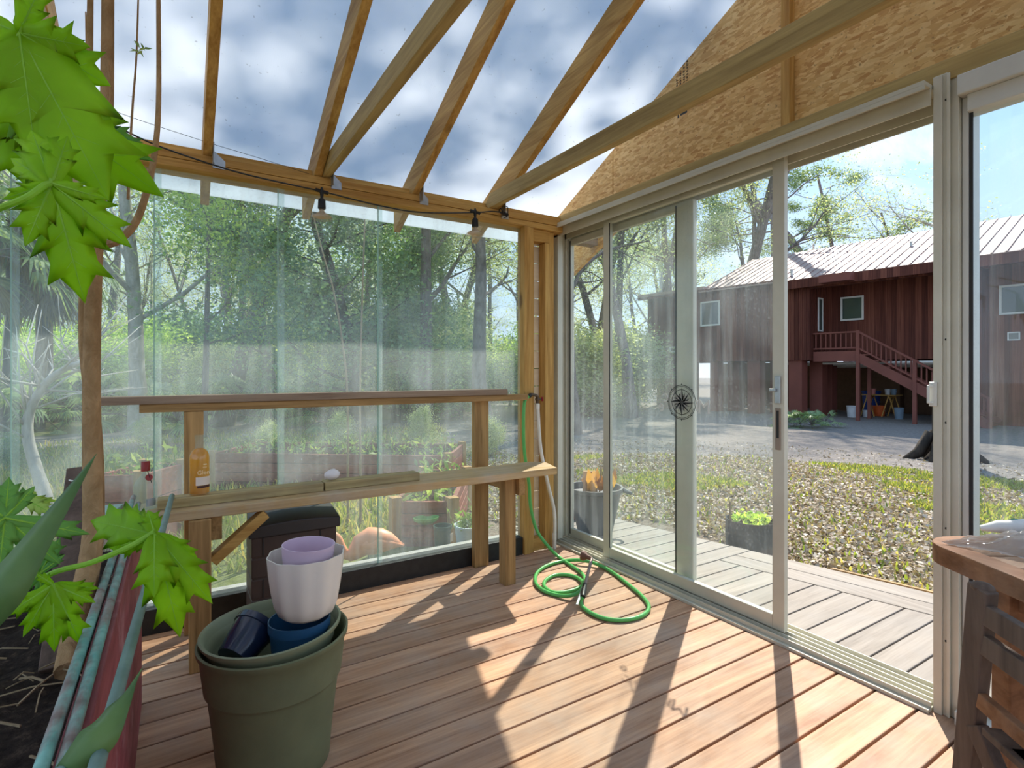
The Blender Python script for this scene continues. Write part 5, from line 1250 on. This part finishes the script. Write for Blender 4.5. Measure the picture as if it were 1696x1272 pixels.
MAT['pailw'] = plain('white_pail', lin(206, 206, 206), .5); MAT['pailb'] = plain('blue_grey_pail', lin(120, 140, 156), .5); MAT['orange'] = plain('orange_plastic', lin(214, 96, 40), .5); MAT['pailblue'] = plain('blue_barrel', lin(40, 70, 140), .4)
pail(1411, 1.4, .17, .42, MAT['pailw'], 'white paint bucket beside the stair landing post')
pail(1435, 1.9, .12, .26, MAT['pailw'], 'small white bucket under the left end of the plywood')
pail(1489, 1.6, .14, .42, MAT['pailb'], 'blue grey bucket right of the sawhorses')
pail(1456, 2.6, .2, .40, MAT['orange'], 'orange bucket between the sawhorses')
pail(1443, 3.4, .3, .9, MAT['pailblue'], 'blue barrel in the dark behind the plywood', cat='barrel')
for u, lb, mt in ((1446, 'pinkish jug on the left half of the plywood', plain('pink_jug', lin(206, 130, 120), .5)), (1470, 'white tub in the middle of the plywood', MAT['pailw']), (1480, 'pale tub at the right end of the plywood', MAT['pailb'])):
    pail(u, 2.4, .09, .2, mt, lb, .815, 'tub')
# low weeds by the house
for u, d in ((1325, 15.4), (1345, 15.2), (1365, 15.6), (1300, 15.5)):
    x, y = pu(u, d); o = plant('weed_clump', 'weeds', 'palmetto1', x, y, None, None, 'straggly weed clump at the foot of the house posts', 'weed clumps by the house'); o.scale = (.5, .5, .45)

# ================================================================== GARDEN AND DECK OBJECTS
p = onZ(998, 884, 0); kp = thing('plant_bucket', (p.x, p.y+.08, .0), 'large dark grey tub with rope handles on the deck outside the narrow pane', 'plant tub')
MAT['greytub'] = plain('dark_grey_tub', lin(92, 92, 92), .55, var=.15, sc=12)
d = p.dot(fwd); rr = 42*d/CF*1.06; hh = 75*d/CF
c0 = V(kp.location)
MB().lathe([(.0001, .001), (rr*.66, .001), (rr*.98, hh*.9), (rr*1.06, hh*.92), (rr*1.06, hh), (rr*.98, hh), (rr*.92, hh*.86), (.0001, hh*.82)], 36, c0).build('shell', MAT['greytub'], kp, smooth=True)
MB().lathe([(.0001, hh*.84), (rr*.9, hh*.83)], 24, c0).build('soil', MAT['soil'], kp)
for sg_ in (-1, 1):
    e = c0+rgt*rr*1.02*sg_+V((0, 0, hh*.93)); MB().tube(smoothpath([e+fwd*.05, e+rgt*sg_*.05+fwd*.03+V((0, 0, -.02)), e+rgt*sg_*.055-fwd*.03+V((0, 0, -.02)), e-fwd*.05], 5), .012, 8).build('handle', MAT['greytub'], kp, smooth=True)
q = c0+V((0, 0, hh*.84))
MB().add([q+rgt*a+fwd*b+V((0, 0, z)) for a, b, z in ((-.09, -.02, .0), (.02, .03, .0), (.03, .03, .15), (-.085, -.02, .16))]+[q+rgt*a+fwd*b+V((0, 0, z)) for a, b, z in ((-.085, .0, .0), (.025, .045, .0), (.035, .045, .15), (-.08, .0, .16))], [(0, 1, 2, 3), (7, 6, 5, 4), (0, 4, 5, 1), (1, 5, 6, 2), (2, 6, 7, 3), (3, 7, 4, 0)]).build('bark_slab', MAT['brZ'], kp)
m = MB(); r = random.Random(4)
for i in range(14):
    a = q+rgt*r.uniform(-.06, .12)+fwd*r.uniform(-.08, .06)+V((0, 0, .03)); e = a+rgt*r.uniform(-.05, .05)+V((0, 0, r.uniform(.06, .17))); w_ = rgt*.03
    m.add([a-w_*.3, a+w_*.3, (a+e)/2+w_+fwd*-.02, (a+e)/2-w_, e], [(0, 1, 2, 3), (3, 2, 4)])
m.build('dry_leaves', leafm('orange_dead_leaf', [lin(190, 120, 50), lin(226, 170, 80), lin(150, 96, 60)], .3), kp)
m = MB()
for i in range(5): a = q+rgt*r.uniform(.02, .13)+fwd*r.uniform(-.05, .05); m.tube([a, a+V((r.uniform(-.02, .02), 0, .12)), a+V((r.uniform(-.05, .05), 0, r.uniform(.16, .28)))], [.006, .005, .003], 5)
m.build('dead_stems', MAT['twig'], kp)
# fabric pot with seedlings beside the deck
p = onZ(1256, 906, -.10); k2 = thing('plant_bucket', (p.x+.09, p.y+.12, ground_z(p.x+.09, p.y+.12)), 'round black fabric pot with green seedlings beside the deck corner', 'plant pot')
c0 = V(k2.location); d = (p+V((.09, .12, 0))).dot(fwd); rr = 39*d/CF; hh = .25
MAT['fabric'] = plain('black_felt', lin(46, 46, 46), .95, var=.3, sc=40)
MB().lathe([(.0001, .001), (rr*.96, .001), (rr, hh*.6), (rr*.99, hh), (rr*.95, hh), (rr*.94, hh*.84), (.0001, hh*.82)], 36, c0, wob=lambda a, i: 1+.02*sin(3*a)+.012*sin(7*a)).build('shell', MAT['fabric'], k2, smooth=True)
MB().lathe([(.0001, hh*.845), (rr*.93, hh*.845)], 24, c0).build('soil', MAT['soil'], k2)
Pq = np.array([(c0.x+rr*.8*sqrt(a)*cos(b), c0.y+rr*.8*sqrt(a)*sin(b), c0.z+hh*.86+e*.07) for a, b, e in R_.random((160, 3))*np.array([1, 6.28, 1])]); v, f = cards(Pq, R_.uniform(.012, .03, 160), .8, R_, .6)
mesh_np('seedlings', v-np.array(tuple(c0)), f, MAT['yleaf'], k2)
MB().tube([c0+rgt*-rr*.85+V((0, 0, hh*.8)), c0+rgt*-rr*.87+V((0, 0, hh+.13))], .008, 6).build('stake', MAT['twig'], k2)
# brick at the deck edge
p = onZ(955, 858, .0); m = MB(); m.box(p.x-.1, p.x+.1, p.y-.05, p.y+.05, .0005, .06)
m.build('brick', plain('dark_red_brick', lin(120, 84, 72), .9), bevel=.004, label='dark brick lying on the deck behind the grey tub', cat='brick')
# flamingo
fl_ = at(612, 899, 3.62); FG = ground_z(fl_.x, fl_.y)
fm = thing('garden_flamingo', (fl_.x, fl_.y, FG), 'pink plastic garden flamingo feeding behind the back glass', 'flamingo')
MAT['flam'] = plain('faded_pink_plastic', lin(240, 160, 116), .45, var=.12, sc=12)
s = 3.62/CF
ax_ = (rgt*.93+fwd*.2).normalized()
def fpt(dx, dy): return fl_+ax_*dx*s+V((0, 0, -dy*s))
B_ = MB()
body = [(-34, 24, 6), (-27, 18, 11), (-14, 4, 19), (2, -3, 23), (18, -2, 21), (32, 0, 15), (44, 4, 8), (52, 8, 2)]
cen = [fpt(a, b) for a, b, _ in body]; B_.tube(cen, [c*s for *_, c in body], 16)
neck = [(-24, 18), (-36, 16), (-44, 4), (-50, -10), (-60, -17), (-70, -12), (-78, 4), (-80, 22)]
B_.tube(smoothpath([fpt(a, b) for a, b in neck], 5), [9*s]*6+[6.5*s]*(5*7+1-6), 12)
B_.ball(fpt(-80, 25), (6*s, 6*s, 8*s))
B_.build('body', MAT['flam'], fm, smooth='all')
for sg_ in (-1, 1):
    m = MB().ball(fpt(16, -1)+V((0, 0, 0))+fwd*sg_*17*s, (1, 1, 1), 4, 3); m = MB()
    m.tube([fpt(-14, 2)+fwd*sg_*12*s, fpt(0, -2)+fwd*sg_*14*s, fpt(18, -2)+fwd*sg_*13*s, fpt(34, 1)+fwd*sg_*8*s, fpt(56, 8)+fwd*sg_*2*s], [5*s, 10*s, 11*s, 8*s, 1.5*s], 12)
    m.build('wing', MAT['flam'], fm, smooth='all')
MB().tube([fpt(-80, 30), fpt(-78, 38), fpt(-75, 42)], [4*s, 3*s, 1*s], 8).build('beak', MAT['blackpl'], fm, smooth=True)
for dx in (-2, 8): a = fpt(dx, 18); MB().tube([a, V((a.x, a.y, FG-.05))], .005, 6).build('leg', MAT['galv'], fm)
# pots behind the glass
def gpot(u, v, d, r_, h, mt, lb, soil=True, lp=None):
    p = at(u, v, d); z = ground_z(p.x, p.y); zt = p.z; zb_ = max(z, zt-h)
    o = thing('garden_pot', (p.x, p.y, zb_), lb, 'plant pot'); c = V((p.x, p.y, zb_)); h = zt-zb_
    MB().lathe([(.0001, .001), (r_*.78, .001), (r_*.96, h*.9), (r_*1.04, h*.92), (r_*1.04, h), (r_*.95, h), (r_*.9, h*.88), (.0001, h*.85)], 28, c).build('shell', mt, o, smooth=True)
    if soil: MB().lathe([(.0001, h*.87), (r_*.89, h*.87)], 20, c).build('soil', MAT['soil'], o)
    return o, c, h
MAT['grpot'] = plain('dark_green_pot', lin(40, 74, 64), .4); MAT['whpot'] = plain('white_pot', lin(206, 214, 216), .5); MAT['teal'] = plain('grey_teal_pot', lin(120, 146, 146), .5)
o, c, h = gpot(733, 870, 3.62, .06, .34, MAT['grpot'], 'dark green nursery pot with a paper tag, right of the flamingo')
MB().bar(c+V((.03, -.057, h*.72)), c+V((.055, -.045, h*.72)), .002, .055).build('paper_tag', MAT['paper'], o)
o, c, h = gpot(778, 868, 3.85, .11, .36, MAT['whpot'], 'white pot with weeds behind the right bench post')
Pq = np.array([(c.x+a*.10, c.y+b*.10, c.z+h*.9+abs(e)*.10) for a, b, e in R_.normal(size=(240, 3))*.6]); v, f = cards(Pq, R_.uniform(.012, .035, 240), 1.2, R_, .3); mesh_np('weeds', v-np.array(tuple(c)), f, MAT['weed'], o)
gpot(240, 968, 2.75, .06, .3, MAT['teal'], 'grey teal pot standing outside the glass behind the papaya leaf', False)
p = at(706, 868, 3.95); gb = thing('garden_bowl', p+V((0, 0, -.05)), 'green dish tilted against the near wooden bed', 'dish')
MB().lathe([(.0001, 0), (.05, .004), (.09, .03), (.095, .05), (.09, .05), (.05, .012), (.0001, .008)], 28, p, Matrix.Rotation(radians(-4), 3, 'X')).build('shell', plain('leaf_green_dish', lin(110, 160, 84), .4), gb, smooth=True)
# timber garden beds
BRD = wood('red_brown_bed_boards', lin(112, 60, 46), lin(156, 92, 74), 'X', dirt=lin(150, 130, 116), dirtamt=.35)
def bed(nm, lb, A, Bp, depth, ztop, nb, soilh=.06):
    A, Bp = V((A.x, A.y, 0)), V((Bp.x, Bp.y, 0)); dx = (Bp-A).normalized(); dy = V((-dx.y, dx.x, 0)); g = min(ground_z(A.x, A.y), ground_z(Bp.x, Bp.y))-.03
    o = thing('garden_bed', V(((A.x+Bp.x)/2, (A.y+Bp.y)/2, g)), lb, 'raised bed'); L = (Bp-A).length; hb = (ztop-g)/nb
    C = [A, Bp, Bp+dy*depth, A+dy*depth]
    for i in range(4):
        m = MB(); a, b = C[i], C[(i+1) % 4]
        for k in range(nb): m.bar(a+V((0, 0, g+hb*(k+.5))), b+V((0, 0, g+hb*(k+.5))), .035, hb-.006)
        m.build('side', BRD, o, bevel=.003)
        MB().box(C[i].x-.04, C[i].x+.04, C[i].y-.04, C[i].y+.04, g, ztop+.03).build('corner_post', MAT['brZ'], o)
    m = MB().add([c+V((0, 0, ztop-soilh)) for c in C], [(0, 1, 2, 3)]); m.build('soil', MAT['soil'], o)
    n = int(260*L*depth+120); Q = np.array([tuple(A+dx*(L*a)+dy*(depth*b)+V((0, 0, ztop-soilh+.22*e*e))) for a, b, e in R_.random((n, 3))]); v, f = cards(Q, R_.uniform(.02, .06, n), 1.3, R_, .3)
    mesh_np('weeds', v-np.array(tuple(wl(o))), f, MAT['weed'], o); return o
a, b = at(352, 770, 6.4), at(742, 760, 6.2)
bed('garden_bed', 'long red brown timber bed across the middle of the garden', a, b, 1.0, at(540, 752, 6.3).z, 4)
a, b = at(655, 830, 4.05), at(716, 850, 4.05)
bed('garden_bed', 'near timber bed with a pale top edge behind the dark green pot', a, b+rgt*.15, 1.3, at(690, 822, 4.2).z, 4)
a, b = at(160, 800, 3.9), at(232, 790, 3.9)
bed('garden_bed', 'grey board bed behind the clear bottle', a, b, .5, at(200, 786, 3.9).z, 3)
# bare curved sapling at the left, dry stalks near the glass
bs = thing('bare_sapling', at(80, 850, 4.3)*1.0, 'pale bare sapling with a bent trunk left of the papaya stems', 'sapling')
g = at(84, 860, 4.3); bs.location = (g.x, g.y, ground_z(g.x, g.y))
m = MB(); pth = smoothpath([V((g.x, g.y, ground_z(g.x, g.y)))]+[at(u, v, 4.3) for u, v in ((78, 832), (58, 770), (46, 720), (50, 680), (72, 640), (105, 612), (150, 596))], 6)
m.tube(pth, [.05-.0007*i for i in range(len(pth))], 10)
r = random.Random(14)
for i in range(26):
    j = r.randint(14, len(pth)-1); a = pth[j]; dd = V((r.gauss(0, .5), r.gauss(0, .4), r.uniform(-.1, 1))).normalized()
    L = r.uniform(.3, .9); b = a+dd*L*.5+V((0, 0, r.uniform(-.05, .05))); c_ = b+(dd+V((r.gauss(0, .4), r.gauss(0, .4), r.gauss(0, .4))))*L*.5; m.tube([a, b, c_], [.010, .007, .003], 5)
    for k in range(2): e = b+(dd+V((r.gauss(0, .7), r.gauss(0, .7), r.gauss(0, .6))))*L*.4; m.tube([b, e], [.005, .002], 4)
m.build('trunk', MAT['barkw'], bs, smooth='all')
for i, (pts_, lb) in enumerate(((((576, 800), (575, 650), (566, 560), (552, 480), (535, 420), (522, 370), (512, 330)), 'bowed dry stalk outside the back glass, under the left bulb'), (((597, 800), (596, 650), (598, 560), (601, 460), (604, 370), (605, 330)), 'straight dry stalk outside the back glass, right of the bowed one'))):
    P_ = [at(u, v, 4.6) for u, v in pts_]; g = V((P_[0].x, P_[0].y, ground_z(P_[0].x, P_[0].y)))
    MB().tube(smoothpath([g]+P_, 5), [.012]+[.011-.00022*k for k in range(5*len(P_))], 6).build('dry_stalk', MAT['twig'], smooth=True, label=lb, cat='stalk')
r = random.Random(77)
for i in range(6):
    u = [20, 250, 430, 560, 690, 815][i]+r.uniform(-15, 15); d = [8, 11, 9.5, 10.5, 11, 9][i]
    nm = 'weed_bush'; x, y = pu(u, d); o = plant(nm, 'bush', r.choice(['shrub0', 'shrub1', 'shrub0']), x, y, r.uniform(.35, .6), None, 'knee high weedy bush in the garden behind the back glass', 'weedy bushes in the garden')
SC.cycles.transparent_max_bounces = 24; SC.cycles.max_bounces = 10
